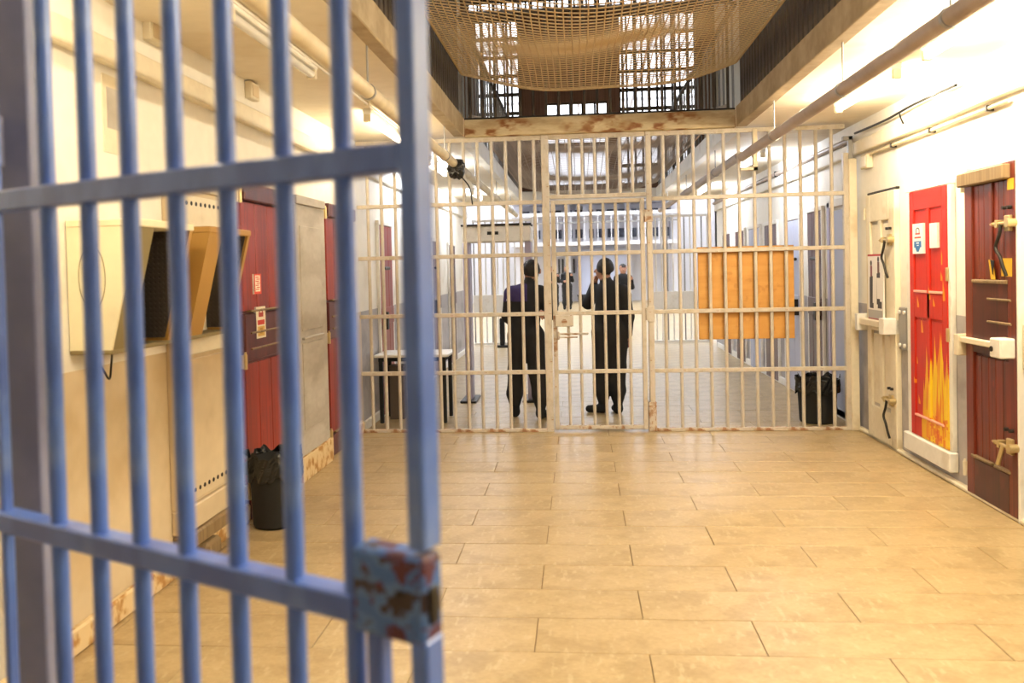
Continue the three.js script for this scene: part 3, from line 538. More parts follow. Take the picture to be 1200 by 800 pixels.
// red door with painted flames, right wall
{
  const s = 1, d0 = 6.2, d1 = 6.86, t = doorAt(s, d0, d1, 0.1, 'bright red door painted with yellow flames in a white frame');
  const cw = 256, ch = 768, cv = document.createElement('canvas'); cv.width = cw; cv.height = ch; const c = cv.getContext('2d');
  c.fillStyle = '#c42414'; c.fillRect(0, 0, cw, ch);
  for (let i = 0; i < 240; i++) { c.fillStyle = `rgba(${150 + rnd() * 60},${18 + rnd() * 30},${10 + rnd() * 14},0.25)`; c.fillRect(rnd() * cw, rnd() * ch, 2 + rnd() * 3, 40 + rnd() * 120); }
  const flame = (x, w, y0, y1, lean, col) => { c.fillStyle = col; c.beginPath(); c.moveTo(x - w, y1); c.bezierCurveTo(x - w * 1.2, lerp(y1, y0, 0.4), x - w * 0.1 + lean, lerp(y1, y0, 0.6), x + lean, y0); c.bezierCurveTo(x + w * 0.25 + lean, lerp(y1, y0, 0.6), x + w * 1.2, lerp(y1, y0, 0.4), x + w, y1); c.closePath(); c.fill(); };
  const Y = (y) => (2.22 - y) / (2.22 - 0.25) * ch;
  flame(190, 70, Y(1.12), ch, 10, '#e8930f'); flame(120, 34, Y(1.0), ch, -12, '#e9b010'); flame(165, 34, Y(1.1), ch, 0, '#f2c814'); flame(215, 34, Y(1.12), ch, -8, '#f2c814'); flame(248, 24, Y(0.98), ch, 0, '#efbc12'); flame(100, 22, Y(0.72), ch, -14, '#e9b010'); flame(145, 26, Y(0.9), ch, -6, '#f4d028');
  for (let i = 0; i < 26; i++) flame(110 + rnd() * 140, 5 + rnd() * 8, Y(0.4 + rnd() * 0.5), ch - rnd() * 100, (rnd() - 0.5) * 16, ['rgba(226,110,16,0.55)', 'rgba(250,214,50,0.7)'][i % 2]);
  for (let i = 0; i < 40; i++) { c.fillStyle = 'rgba(214,74,30,0.5)'; c.fillRect(120 + rnd() * 130, Y(0.25 + rnd() * 0.22), 4 + rnd() * 14, 6 + rnd() * 22); }
  for (const [x, y, h] of [[60, 1.28, 0.1], [80, 1.08, 0.14], [140, 1.35, 0.12], [170, 1.3, 0.08], [220, 1.62, 0.12], [235, 1.35, 0.18], [40, 0.82, 0.1], [55, 0.5, 0.08], [215, 1.5, 0.08], [30, 0.66, 0.06]]) flame(x, 7, Y(y + h), Y(y), -6, '#e8920f');
  const map = new THREE.CanvasTexture(cv); map.colorSpace = THREE.SRGBColorSpace; map.wrapS = map.wrapT = THREE.ClampToEdgeWrapping;
  const paint = std({ map, roughness: 0.45 });
  const face = (g) => { const p = g.attributes.position, u = g.attributes.uv; for (let i = 0; i < p.count; i++) u.setXY(i, (p.getZ(i) + d1) / (d1 - d0), (p.getY(i) - 0.25) / 1.97); return g; };
  const F = (n, a, b, y0, y1, o) => part(t, n, face(wbox(s, a, b, y0, y1, 0, o, 0.004)), paint);
  F('backing', d0 + 0.004, d1 - 0.004, 0.24, 2.21, 0.03); F('stile', d0, d0 + 0.08, 0.24, 2.21, 0.045); F('stile', d1 - 0.08, d1, 0.24, 2.21, 0.045);
  F('rail', d0 + 0.08, d1 - 0.08, 2.06, 2.21, 0.045); F('rail', d0 + 0.08, d1 - 0.08, 1.2, 1.4, 0.045); F('rail', d0 + 0.08, d1 - 0.08, 0.24, 0.4, 0.045); F('muntin', 6.5, 6.545, 0.4, 2.06, 0.045);
  for (const [a, b] of [[d0 + 0.08, 6.5], [6.545, d1 - 0.08]]) { F('panel', a + 0.015, b - 0.015, 1.42, 2.04, 0.037); F('panel', a + 0.015, b - 0.015, 0.42, 1.18, 0.037); }
  const lite = plain(236, 170, 150, 0.4);
  part(t, 'moulding', wbox(s, 6.28, 6.5, 1.4, 1.418, 0, 0.052, 0.003), lite); part(t, 'moulding', wbox(s, 6.545, 6.78, 1.4, 1.418, 0, 0.052, 0.003), lite); part(t, 'moulding', wbox(s, 6.27, 6.78, 0.4, 0.415, 0, 0.052, 0.003), lite);
  part(t, 'frame', wbox(s, d1, d1 + 0.075, 0.236, 2.213, 0, 0.04, 0.006), M.white); part(t, 'frame', wbox(s, d0 - 0.045, d0, 0.236, 2.213, 0, 0.04, 0.006), M.white); part(t, 'lintel', wbox(s, d0 - 0.05, d1 + 0.08, 2.213, 2.26, 0, 0.04, 0.006), M.white);
  part(t, 'sill', wbox(s, d0 - 0.06, d1 + 0.1, 0.09, 0.235, 0, 0.07, 0.008), M.white);
  for (const y of [1.55, 1.1]) part(t, 'catch', wbox(s, d0 - 0.02, d0 + 0.01, y - 0.05, y + 0.05, 0.04, 0.055, 0.003), M.brass);
  const sg = thing('safety_sign', 'white sign with padlock symbol and blue panel on the red door', 'sign', [wx(s, 0.05), 1.7, 6.66]);
  const sc = document.createElement('canvas'); sc.width = 96; sc.height = 192; const k = sc.getContext('2d'); k.fillStyle = '#f4f2ee'; k.fillRect(0, 0, 96, 192);
  k.strokeStyle = '#444'; k.lineWidth = 7; k.beginPath(); k.arc(48, 44, 15, Math.PI, 0); k.lineTo(63, 62); k.moveTo(33, 62); k.lineTo(33, 44); k.stroke(); k.fillStyle = '#c23a2c'; k.fillRect(26, 60, 44, 10); k.fillRect(18, 84, 60, 10);
  k.fillStyle = '#2f6fae'; k.fillRect(14, 112, 68, 40); k.beginPath(); k.moveTo(24, 152); k.lineTo(72, 152); k.lineTo(58, 180); k.lineTo(38, 180); k.fill(); k.fillStyle = '#e9eef4'; k.fillRect(34, 120, 26, 8); k.fillRect(40, 136, 18, 6);
  const sm_ = new THREE.CanvasTexture(sc); sm_.colorSpace = THREE.SRGBColorSpace;
  const sgG = new THREE.PlaneGeometry(0.19, 0.24).rotateY(-Math.PI / 2).translate(wx(s, 0.0565), 1.83, -6.675);
  part(sg, 'plate', wbox(s, 6.58, 6.77, 1.71, 1.95, 0.037, 0.0555, 0), M.white); part(sg, 'print', sgG, std({ map: sm_, roughness: 0.5 }));
  const pp = thing('paper_slip', 'plain white paper slip on the red door', 'paper', [wx(s, 0.05), 1.76, 6.38]);
  part(pp, 'sheet', wbox(s, 6.33, 6.46, 1.75, 1.94, 0.037, 0.055, 0), M.white);
}
// white panelled door next to the partition, right wall
{
  const s = 1, d0 = 7.17, d1 = 7.84, t = doorAt(s, d0, d1, 0, 'cream panelled door with curled iron handles beside the partition');
  const B = (n, a, b, y0, y1, o, m = M.cream, c = 0.005) => part(t, n, wbox(s, a, b, y0, y1, 0, o, c), m);
  B('backing', d0 + 0.004, d1 - 0.004, 0.01, 2.27, 0.025, M.greyDoor, 0);
  B('stile', d0, d0 + 0.13, 0.01, 2.27, 0.05); B('stile', d1 - 0.1, d1, 0.01, 2.27, 0.05); B('muntin', 7.48, 7.55, 0.32, 2.02, 0.05);
  B('rail', d0 + 0.13, d1 - 0.1, 2.02, 2.27, 0.05); B('rail', d0 + 0.13, d1 - 0.1, 1.02, 1.12, 0.05); B('rail', d0 + 0.13, d1 - 0.1, 0.01, 0.32, 0.05);
  for (const [a, b] of [[d0 + 0.13, 7.48], [7.55, d1 - 0.1]]) for (const [y0, y1] of [[0.32, 1.02], [1.12, 2.02]]) B('panel', a + 0.02, b - 0.02, y0 + 0.03, y1 - 0.03, 0.036);
  B('top_shadow_strip', d0, d1 + 0.01, 2.275, 2.295, 0.03, M.iron, 0.002);
  const bar = B('lock_bar', 7.2, 7.95, 1.06, 1.12, 0.1, M.cream, 0.006);
  part(bar, 'bar_bracket', wbox(s, 7.9, 7.97, 1.0, 1.16, 0, 0.12, 0.006), M.white); part(bar, 'lock_case', wbox(s, 7.17, 7.28, 1.02, 1.16, 0, 0.15, 0.006), M.white);
  part(bar, 'wall_plate', wbox(s, 7.0, 7.15, 0.9, 1.26, 0, 0.03, 0.006), M.greySteel);
  for (const [a, y] of [[7.02, 0.94], [7.12, 0.94], [7.02, 1.22], [7.12, 1.22]]) part(bar, 'rivet', rod([wx(s, 0.03), y, a], [wx(s, 0.045), y, a], 0.016, 8), M.white);
  boltLock(t, s, 7.22, 1.84, 0.2, true, M.brass); boltLock(t, s, 7.22, 0.44, 0.18, true, M.brass);
  hinge(t, s, 7.89, 2.1, M.cream); 
  const po = thing('door_poster', 'white poster with two dark figures and a red line on the cream door', 'poster', [wx(s, 0.06), 1.1, 7.58]);
  const pc = document.createElement('canvas'); pc.width = 128; pc.height = 256; const k = pc.getContext('2d'); k.fillStyle = '#efece8'; k.fillRect(0, 0, 128, 256); k.fillStyle = '#b8303c'; k.fillRect(0, 0, 128, 7); k.fillStyle = '#a9a7a6'; k.fillRect(0, 214, 128, 42); k.fillStyle = '#a84048'; k.fillRect(0, 246, 128, 4);
  const fig = (x, y, tint) => { k.fillStyle = '#2b2426'; k.beginPath(); k.ellipse(x, y + 12, 8, 11, 0, 0, 7); k.fill(); k.fillStyle = tint; k.fillRect(x - 8, y + 22, 17, 46); k.fillStyle = '#2b2426'; k.beginPath(); k.moveTo(x - 14, y + 66); k.lineTo(x + 14, y + 62); k.lineTo(x + 10, y + 180); k.lineTo(x - 16, y + 184); k.fill(); };
  fig(30, 22, '#7c3844'); fig(92, 8, '#6d4a44');
  k.fillStyle = '#efece8'; k.fillRect(78, 90, 40, 80); k.fillStyle = '#3a3436'; k.fillRect(84, 180, 34, 26); k.fillRect(18, 188, 30, 20);
  const pm = new THREE.CanvasTexture(pc); pm.colorSpace = THREE.SRGBColorSpace;
  part(po, 'backing_card', wbox(s, 7.42, 7.78, 1.11, 1.72, 0.05, 0.058, 0), M.white);
  part(po, 'print', new THREE.PlaneGeometry(0.36, 0.61).rotateY(-Math.PI / 2).translate(wx(s, 0.0595), 1.415, -7.6), std({ map: pm, roughness: 0.5 }));
  part(po, 'edge_strip', wbox(s, 7.395, 7.42, 1.08, 1.72, 0.05, 0.066, 0.003), M.white);
}
// left wall: red plank door
function redDoor(d0, d1, label, open) {
  const s = -1, t = doorAt(s, d0, d1, 0, label);
  const B = (n, a, b, y0, y1, o, m, c = 0.004) => part(t, n, wbox(s, a, b, y0, y1, 0, o, c), m);
  B('backing', d0 + 0.004, d1 - 0.004, 0.01, 2.22, 0.02, M.maroon, 0);
  B('header', d0, d1, 2.17, 2.29, 0.07, M.maroon, 0.008);
  const n = 4;
  for (let k = 0; k < n; k++) { const a = lerp(d0, d1, k / n) + 0.003, b = lerp(d0, d1, (k + 1) / n) - 0.003; B('plank', a, b, 1.42, 2.16, 0.035, M.redWood[k % 2]); B('plank', a, b, 0.22, 1.06, 0.035, M.redWood[(k + 1) % 2]); }
  B('rail', d0 + 0.002, d1 - 0.002, 1.08, 1.4, 0.045, M.maroon); B('kick_rail', d0 + 0.002, d1 - 0.002, 0.01, 0.2, 0.045, M.maroon);
  for (const y of [1.41, 1.26, 1.15, 0.21]) B('moulding', d0 + 0.08, d1 - 0.05, y, y + 0.014, 0.056, M.barWood, 0.004);
  hinge(t, s, d0 - 0.015, 2.2); hinge(t, s, d0 - 0.005, 1.08); hinge(t, s, d0 - 0.01, 0.2);
  B('jamb', d1, d1 + 0.04, 0, 2.3, 0.03, M.cream);
  return t;
}
redDoor(5.23, 6.12, 'red plank door behind the open gate bars with black bin before it');
redDoor(7.05, 7.9, 'narrow red door on the left just before the partition');
{
  const mk = (d0, d1, y0, y1, label, draw) => {
    const t = thing('door_sign', label, 'sign', [wx(-1, 0.05), y0, d0]);
    const cv = document.createElement('canvas'); cv.width = 64; cv.height = 160; draw(cv.getContext('2d'));
    const m = new THREE.CanvasTexture(cv); m.colorSpace = THREE.SRGBColorSpace;
    part(t, 'plate', wbox(-1, d0, d1, y0, y1, 0.03, 0.047, 0), M.white);
    part(t, 'print', new THREE.PlaneGeometry(d1 - d0, y1 - y0).rotateY(Math.PI / 2).translate(wx(-1, 0.0485), (y0 + y1) / 2, -(d0 + d1) / 2), std({ map: m, roughness: 0.5 }));
  };
  mk(5.38, 5.5, 1.53, 1.67, 'small red and white sign upper on the left red door', (k) => { k.fillStyle = '#d8482e'; k.fillRect(0, 0, 64, 160); k.fillStyle = '#f3e6d0'; k.fillRect(10, 12, 44, 128); k.fillStyle = '#c23a2c'; for (let i = 0; i < 7; i++) k.fillRect(14 + (i % 2) * 6, 22 + i * 16, 30, 8); });
  mk(5.4, 5.56, 1.22, 1.44, 'larger sign with padlock symbol lower on the left red door', (k) => { k.fillStyle = '#efe6cf'; k.fillRect(0, 0, 64, 160); k.strokeStyle = '#b03828'; k.lineWidth = 6; k.beginPath(); k.arc(32, 30, 11, Math.PI, 0); k.stroke(); k.fillStyle = '#b03828'; k.fillRect(16, 30, 32, 22); k.fillStyle = '#cf3a26'; k.fillRect(8, 68, 48, 24); k.fillStyle = '#d9b45a'; k.fillRect(8, 100, 48, 50); k.fillStyle = '#b78a3a'; k.fillRect(22, 108, 20, 30); });
  // the grey panelled leaf between the red doors
  const s = -1, t = doorAt(s, 6.2, 6.85, 0.1, 'tall grey panel door between the two left red doors');
  const B = (n, a, b, y0, y1, o, m = M.greyDoor, c = 0.005) => part(t, n, wbox(s, a, b, y0, y1, 0, o, c), m);
  B('leaf', 6.2, 6.86, 0.2, 2.22, 0.06); B('cornice', 6.18, 6.88, 2.22, 2.29, 0.085); B('upper_panel', 6.28, 6.78, 1.2, 2.05, 0.068); B('lower_panel', 6.28, 6.78, 0.4, 1.1, 0.068); B('ledge', 6.28, 6.78, 1.13, 1.15, 0.085);
  B('plinth', 6.18, 6.95, 0.0, 0.2, 0.08, M.rustyBase); B('jamb', 6.86, 6.95, 0.2, 2.22, 0.05);
}
// near left: door frame by the gate post
{
  const s = -1, t = doorAt(s, 2.3, 3.24, 0, 'cream door jamb on the left wall beside the gate post');
  const B = (n, a, b, y0, y1, o, m = M.cream, c = 0.006) => part(t, n, wbox(s, a, b, y0, y1, 0, o, c), m);
  B('leaf', 2.36, 3.08, 0.02, 2.18, 0.02, M.greyDoor); B('jamb', 3.15, 3.245, 0.26, 2.2, 0.04); B('fillet', 3.165, 3.185, 0.26, 2.2, 0.055); B('fillet', 3.205, 3.225, 0.26, 2.2, 0.055); B('jamb', 2.27, 2.36, 0.26, 2.2, 0.04); B('base_block', 3.13, 3.26, 0.12, 0.27, 0.06); B('base_block', 2.25, 2.38, 0.12, 0.27, 0.06); B('lintel', 2.25, 3.27, 2.2, 2.28, 0.06);
}
// left cupboard with ventilation holes
{
  const s = -1, d0 = 4.26, d1 = 4.86, t = thing('wall_cupboard', 'tall tan cupboard with rows of vent holes on a wooden base', 'cupboard', [XL, 0.2, 4.56]);
  const B = (n, a, b, y0, y1, o, m = M.tanDado, c = 0.005) => part(t, n, wbox(s, a, b, y0, y1, 0, o, c), m);
  B('body', d0, d1, 0.36, 2.16, 0.05); B('upper_door', d0 + 0.015, d1 - 0.02, 1.215, 2.13, 0.066, M.cream); B('lower_door', d0 + 0.015, d1 - 0.02, 0.38, 1.19, 0.066);
  B('cornice', d0 - 0.01, d1 + 0.01, 2.16, 2.185, 0.075, M.cream);
  for (const y of [2.085, 0.44]) for (let k = 0; k < 9; k++) part(t, 'vent_hole', rod([wx(s, 0.06), y, 4.36 + k * 0.056], [wx(s, 0.0675), y, 4.36 + k * 0.056], 0.013, 10), M.black);
  part(t, 'base_board', wbox(s, d0, d1, 0.22, 0.36, 0, 0.075, 0.008), M.tanDado); part(t, 'base_board', wbox(s, d0, d1, 0.13, 0.22, 0, 0.1, 0.012), M.barWood);
  const w = thing('wood_block', 'rough broken wood block propping the cupboard base', 'wood block', [XL + 0.1, 0, 4.55]);
  part(w, 'block', box(XL + 0.01, XL + 0.13, 0.0, 0.125, 4.42, 4.6, 0.02), M.barWood); part(w, 'splinter', box(XL + 0.13, XL + 0.17, 0, 0.05, 4.5, 4.62, 0.012), M.barWood);
}
for (const o of scene.children.slice(firstDoor)) o.position.z *= o.position.x > 0 ? 0.982 : 0.982;   // measured on the wall plane, but the faces stand proud of it
// ------------------------------------------------------------------ telephone hoods
for (const [n, d] of [[0, 3.35], [1, 4.05]]) {
  const t = thing('telephone_hood', n ? 'farther wedge-shaped telephone hood with sides painted shaded gold and dark lining' : 'nearer wedge-shaped cream telephone hood with dark lining', 'hood', [XL, 1.33, d + 0.25], 'telephone hoods on the left wall');
  const sideM = n ? M.hoodGold : M.hoodCream, frontM = n ? M.hoodGold : M.hoodOlive;
  const X = (o) => XL + o, prof = [[X(0.005), 1.345], [X(0.2), 1.345], [X(0.335), 1.9], [X(0.335), 1.925], [X(0.005), 1.925]];
  part(t, 'side_panel', prism(prof, d, d + 0.012), sideM);
  part(t, 'side_casing', prism(prof, d + 0.012, d + 0.15), frontM);
  part(t, 'side_lining', prism([[X(0.01), 1.36], [X(0.19), 1.36], [X(0.32), 1.9], [X(0.01), 1.9]], d + 0.15, d + 0.156), M.lining);
  part(t, 'far_panel', prism(prof, d + 0.485, d + 0.515), M.hoodGold);
  part(t, 'far_lining', prism([[X(0.01), 1.36], [X(0.185), 1.36], [X(0.32), 1.9], [X(0.01), 1.9]], d + 0.479, d + 0.485), M.lining);
  part(t, 'back_lining', box(X(0.004), X(0.03), 1.36, 1.9, d + 0.15, d + 0.485), M.lining);
  part(t, 'roof', box(X(0.004), X(0.34), 1.895, 1.93, d - 0.004, d + 0.52, 0.005), n ? M.hoodGold : M.hoodCream);
  part(t, 'bottom_lip', box(X(0.004), X(0.205), 1.325, 1.345, d - 0.004, d + 0.52, 0.004), M.hoodOlive);
  if (!n) part(t, 'engraved_outline', new THREE.TorusGeometry(0.1, 0.0026, 6, 40).scale(0.62, 1.45, 1).translate(X(0.12), 1.67, -(d - 0.0008)), M.hoodOlive);
  const ph = part(t, 'telephone', box(X(0.03), X(0.09), 1.5, 1.75, d + 0.24, d + 0.4, 0.01), M.iron); part(ph, 'handset', box(X(0.09), X(0.125), 1.52, 1.73, d + 0.25, d + 0.29, 0.015), M.black);
  part(t, 'cord', hose([[X(0.05), 1.33, d + 0.1], [X(0.07), 1.24, d + 0.14], [X(0.06), 1.19, d + 0.2], [X(0.04), 1.25, d + 0.25], [X(0.03), 1.33, d + 0.28]], 0.005, 40), M.iron);
}

// ------------------------------------------------------------------ bins, table
function bin(x, d, r, h, label) {
  const t = thing('waste_bin', label, 'bin', [x, 0, d]);
  part(t, 'bucket', lathe([[0.0, 0.004], [r * 0.86, 0.004], [r * 0.9, 0.02], [r, h], [r * 0.97, h], [r * 0.88, 0.03], [0, 0.03]], x, d), M.blackMatte);
  const g = new THREE.CylinderGeometry(r * 1.08, r * 1.04, 0.16, 64, 10, true), p = g.attributes.position;
  for (let i = 0; i < p.count; i++) { const a = Math.atan2(p.getZ(i), p.getX(i)), y = p.getY(i), k = 1 + 0.05 * Math.sin(a * 9 + y * 20) + 0.04 * Math.sin(a * 17 + y * 45) + 0.05 * sm(0.02, 0.08, y) * Math.sin(a * 5); p.setXYZ(i, p.getX(i) * k, y + 0.02 * Math.sin(a * 7) + 0.012 * Math.sin(a * 13), p.getZ(i) * k); }
  g.computeVertexNormals(); part(t, 'bag', g.translate(x, h - 0.045, -d), M.bag);
  const kn = new THREE.IcosahedronGeometry(0.05, 2), q = kn.attributes.position; for (let i = 0; i < q.count; i++) { const k = 0.8 + 0.5 * hash(Math.round(q.getX(i) * 200), Math.round(q.getY(i) * 200), 5 + Math.round(q.getZ(i) * 200)); q.setXYZ(i, q.getX(i) * k, q.getY(i) * k * 0.8, q.getZ(i) * k); }
  kn.computeVertexNormals(); part(t, 'bag_knot', kn.translate(x - r * 0.8, h - 0.05, -d + r * 0.55), M.bag);
}
bin(-2.04, 5.08, 0.165, 0.45, 'black bin with glossy bag before the left red door');
bin(2.45, 8.42, 0.2, 0.44, 'black bin with bag behind the bars at right');
{
  const t = thing('table', 'small white-topped table with black legs beyond the bars', 'table', [-1.83, 0, 8.75]);
  part(t, 'tabletop', box(-2.24, -1.42, 0.725, 0.755, 8.42, 8.96, 0.006), M.white);
  part(t, 'apron', join(box(-2.2, -1.46, 0.68, 0.725, 8.46, 8.48), box(-2.2, -1.46, 0.68, 0.725, 8.9, 8.92), box(-2.2, -2.18, 0.68, 0.725, 8.48, 8.9), box(-1.48, -1.46, 0.68, 0.725, 8.48, 8.9)), M.blackMatte);
  for (const x of [-2.2, -1.5]) for (const d of [8.47, 8.87]) part(t, 'leg', box(x, x + 0.04, 0, 0.725, d, d + 0.04, 0.004), M.blackMatte);
  const c = thing('carton', 'brown carton standing under the white table', 'box', [-2.08, 0, 8.8]);
  part(c, 'body', box(-2.14, -1.98, 0, 0.6, 8.7, 8.85, 0.004), plain(96, 84, 74, 0.8)); part(c, 'flap', box(-2.14, -1.98, 0.6, 0.606, 8.68, 8.86), plain(110, 96, 84, 0.8));
}

// ------------------------------------------------------------------ beyond the partition
function farDoor(side, d0, d1, y1, mat, label, extra) {
  const t = doorAt(side, d0, d1, 0, label), n = 3;
  part(t, 'frame', wbox(side, d0 - 0.04, d0, 0, y1, 0, 0.035), M.white); part(t, 'frame', wbox(side, d1, d1 + 0.04, 0, y1, 0, 0.035), M.white); part(t, 'lintel', wbox(side, d0 - 0.045, d1 + 0.045, y1, y1 + 0.05, 0, 0.04), M.white);
  part(t, 'backing', wbox(side, d0 + 0.004, d1 - 0.004, 0.01, y1, 0, 0.02, 0), M.maroon);
  for (let k = 0; k < n; k++) part(t, 'plank', wbox(side, lerp(d0, d1, k / n) + 0.003, lerp(d0, d1, (k + 1) / n) - 0.003, 0.02, y1 - 0.01, 0, 0.034), mat);
  part(t, 'rail', wbox(side, d0, d1, 1.05, 1.25, 0, 0.042), mat); part(t, 'lock', wbox(side, d0 + 0.03, d0 + 0.1, 1.0, 1.2, 0, 0.1), M.iron); part(t, 'bolt', rod([wx(side, 0.07), 1.7, d0 + 0.02], [wx(side, 0.07), 1.7, d0 + 0.25], 0.02), M.iron);
}
farDoor(1, 9.15, 9.66, 2.24, M.brownDark, 'brown door beyond the bars right of the plywood board');
farDoor(1, 10.05, 10.75, 2.2, M.blueDoor, 'pale blue door beyond the bars next to the plywood board');
farDoor(1, 11.15, 11.85, 2.2, M.brownDark, 'second brown door beyond the bars, above the plywood board');
farDoor(1, 12.2, 12.9, 2.2, M.blueDoor, 'second pale blue door beyond the bars');
farDoor(1, 13.3, 14.0, 2.2, M.brownDark, 'third brown door beyond the bars at right');
farDoor(1, 14.5, 15.2, 2.2, M.brownDark, 'farthest brown door beyond the bars at right');
farDoor(-1, 8.84, 9.42, 2.2, M.redWood[0], 'red door behind the white table beyond the bars');
farDoor(-1, 10.4, 11.1, 2.2, M.greyDoor, 'grey door beyond the bars at left');
farDoor(-1, 12.1, 12.75, 2.12, M.maroon, 'maroon door farther along the left wall beyond the bars');
farDoor(-1, 13.7, 14.35, 2.1, M.brownDark, 'farthest brown door beyond the bars at left');
{ // open doorway just past the partition with an orange edged leaf
  const t = doorAt(1, 8.15, 8.85, 0, 'open lilac door with an orange edge just past the partition');
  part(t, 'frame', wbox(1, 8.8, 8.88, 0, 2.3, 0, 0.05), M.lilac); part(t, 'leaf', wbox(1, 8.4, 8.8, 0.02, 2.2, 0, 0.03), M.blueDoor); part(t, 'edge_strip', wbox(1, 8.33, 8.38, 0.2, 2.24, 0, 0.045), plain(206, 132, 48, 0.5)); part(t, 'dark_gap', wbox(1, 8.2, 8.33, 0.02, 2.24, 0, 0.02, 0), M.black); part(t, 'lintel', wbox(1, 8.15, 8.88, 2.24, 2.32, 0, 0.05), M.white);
}
{ // walk-through portal
  const t = thing('detector_portal', 'lilac walk-through detector frame standing behind the left guard', 'portal', [-1.0, 0, 9.95]);
  part(t, 'side_post', box(-1.44, -1.36, 0, 2.0, 9.83, 10.07, 0.01), M.lilac); part(t, 'side_post', box(-0.66, -0.58, 0, 2.0, 9.83, 10.07, 0.01), M.lilac);
  part(t, 'header', box(-1.44, -0.58, 2.0, 2.2, 9.78, 10.12, 0.01), M.white); part(t, 'display', box(-1.12, -0.98, 2.09, 2.13, 9.772, 9.78), M.black); part(t, 'header_trim', box(-1.45, -0.57, 2.2, 2.225, 9.76, 10.14, 0.004), M.iron);
  part(t, 'foot', box(-1.5, -1.3, 0, 0.03, 9.7, 10.2, 0.008), M.iron); part(t, 'foot', box(-0.72, -0.52, 0, 0.03, 9.7, 10.2, 0.008), M.iron);
}
for (const [x0, x1, lb] of [[XL, -0.95, 'white barred screen with solid middle band far behind the left guard'], [1.5, XR, 'white barred screen with solid middle band far behind the right guard']]) {
  const t = thing('barred_screen', lb, 'screen', [(x0 + x1) / 2, 0, 17], 'barred screens at the hall entrance'), g = rod([0, 0, 0], [0, 2.7, 0], 0.016, 8);
  const n = Math.round((x1 - x0) / 0.13);
  for (let k = 0; k <= n; k++) put(t, 'bar', g, k % 3 ? M.white : M.greySteel, [lerp(x0 + 0.03, x1 - 0.03, k / n), 0.02, 17]);
  part(t, 'band_panel', box(x0, x1, 0.72, 1.1, 16.97, 17.0, 0.004), M.white);
  for (const y of [0.04, 1.95, 2.7]) part(t, 'rail', box(x0, x1, y - 0.025, y + 0.025, 16.97, 17.03, 0.004), M.white);
  part(t, 'post', box(x0 < 0 ? x1 - 0.06 : x0, x0 < 0 ? x1 : x0 + 0.06, 0, 2.75, 16.95, 17.05, 0.006), M.white);
}
{
  const f = thing('dark_stand', 'small dark stand on the hall floor left of the guard', 'stand', [-1.65, 0, 16.6]);
  part(f, 'upright', box(-1.68, -1.58, 0.04, 0.62, 16.55, 16.65, 0.02), M.blackMatte); part(f, 'foot', box(-1.8, -1.5, 0, 0.04, 16.5, 16.7, 0.01), M.blackMatte);
  const b = thing('hall_bin', 'dark bin on the hall floor between the far people', 'bin', [0.2, 0, 33]);
  part(b, 'bucket', lathe([[0, 0.004], [0.2, 0.004], [0.26, 0.5], [0.23, 0.5], [0.18, 0.03], [0, 0.03]], 0.2, 33, 18), M.blackMatte); part(b, 'rim', lathe([[0.27, 0.45], [0.28, 0.5], [0.24, 0.5]], 0.2, 33, 18), M.black);
}

// ------------------------------------------------------------------ people
const cloth = std({ vertexColors: true, roughness: 0.85 });
const hairM = std({ color: new THREE.Color(0.018, 0.015, 0.014), roughness: 0.7 });
const bootM = plain(20, 19, 19, 0.4);
const bandM = plain(206, 214, 236, 0.5);
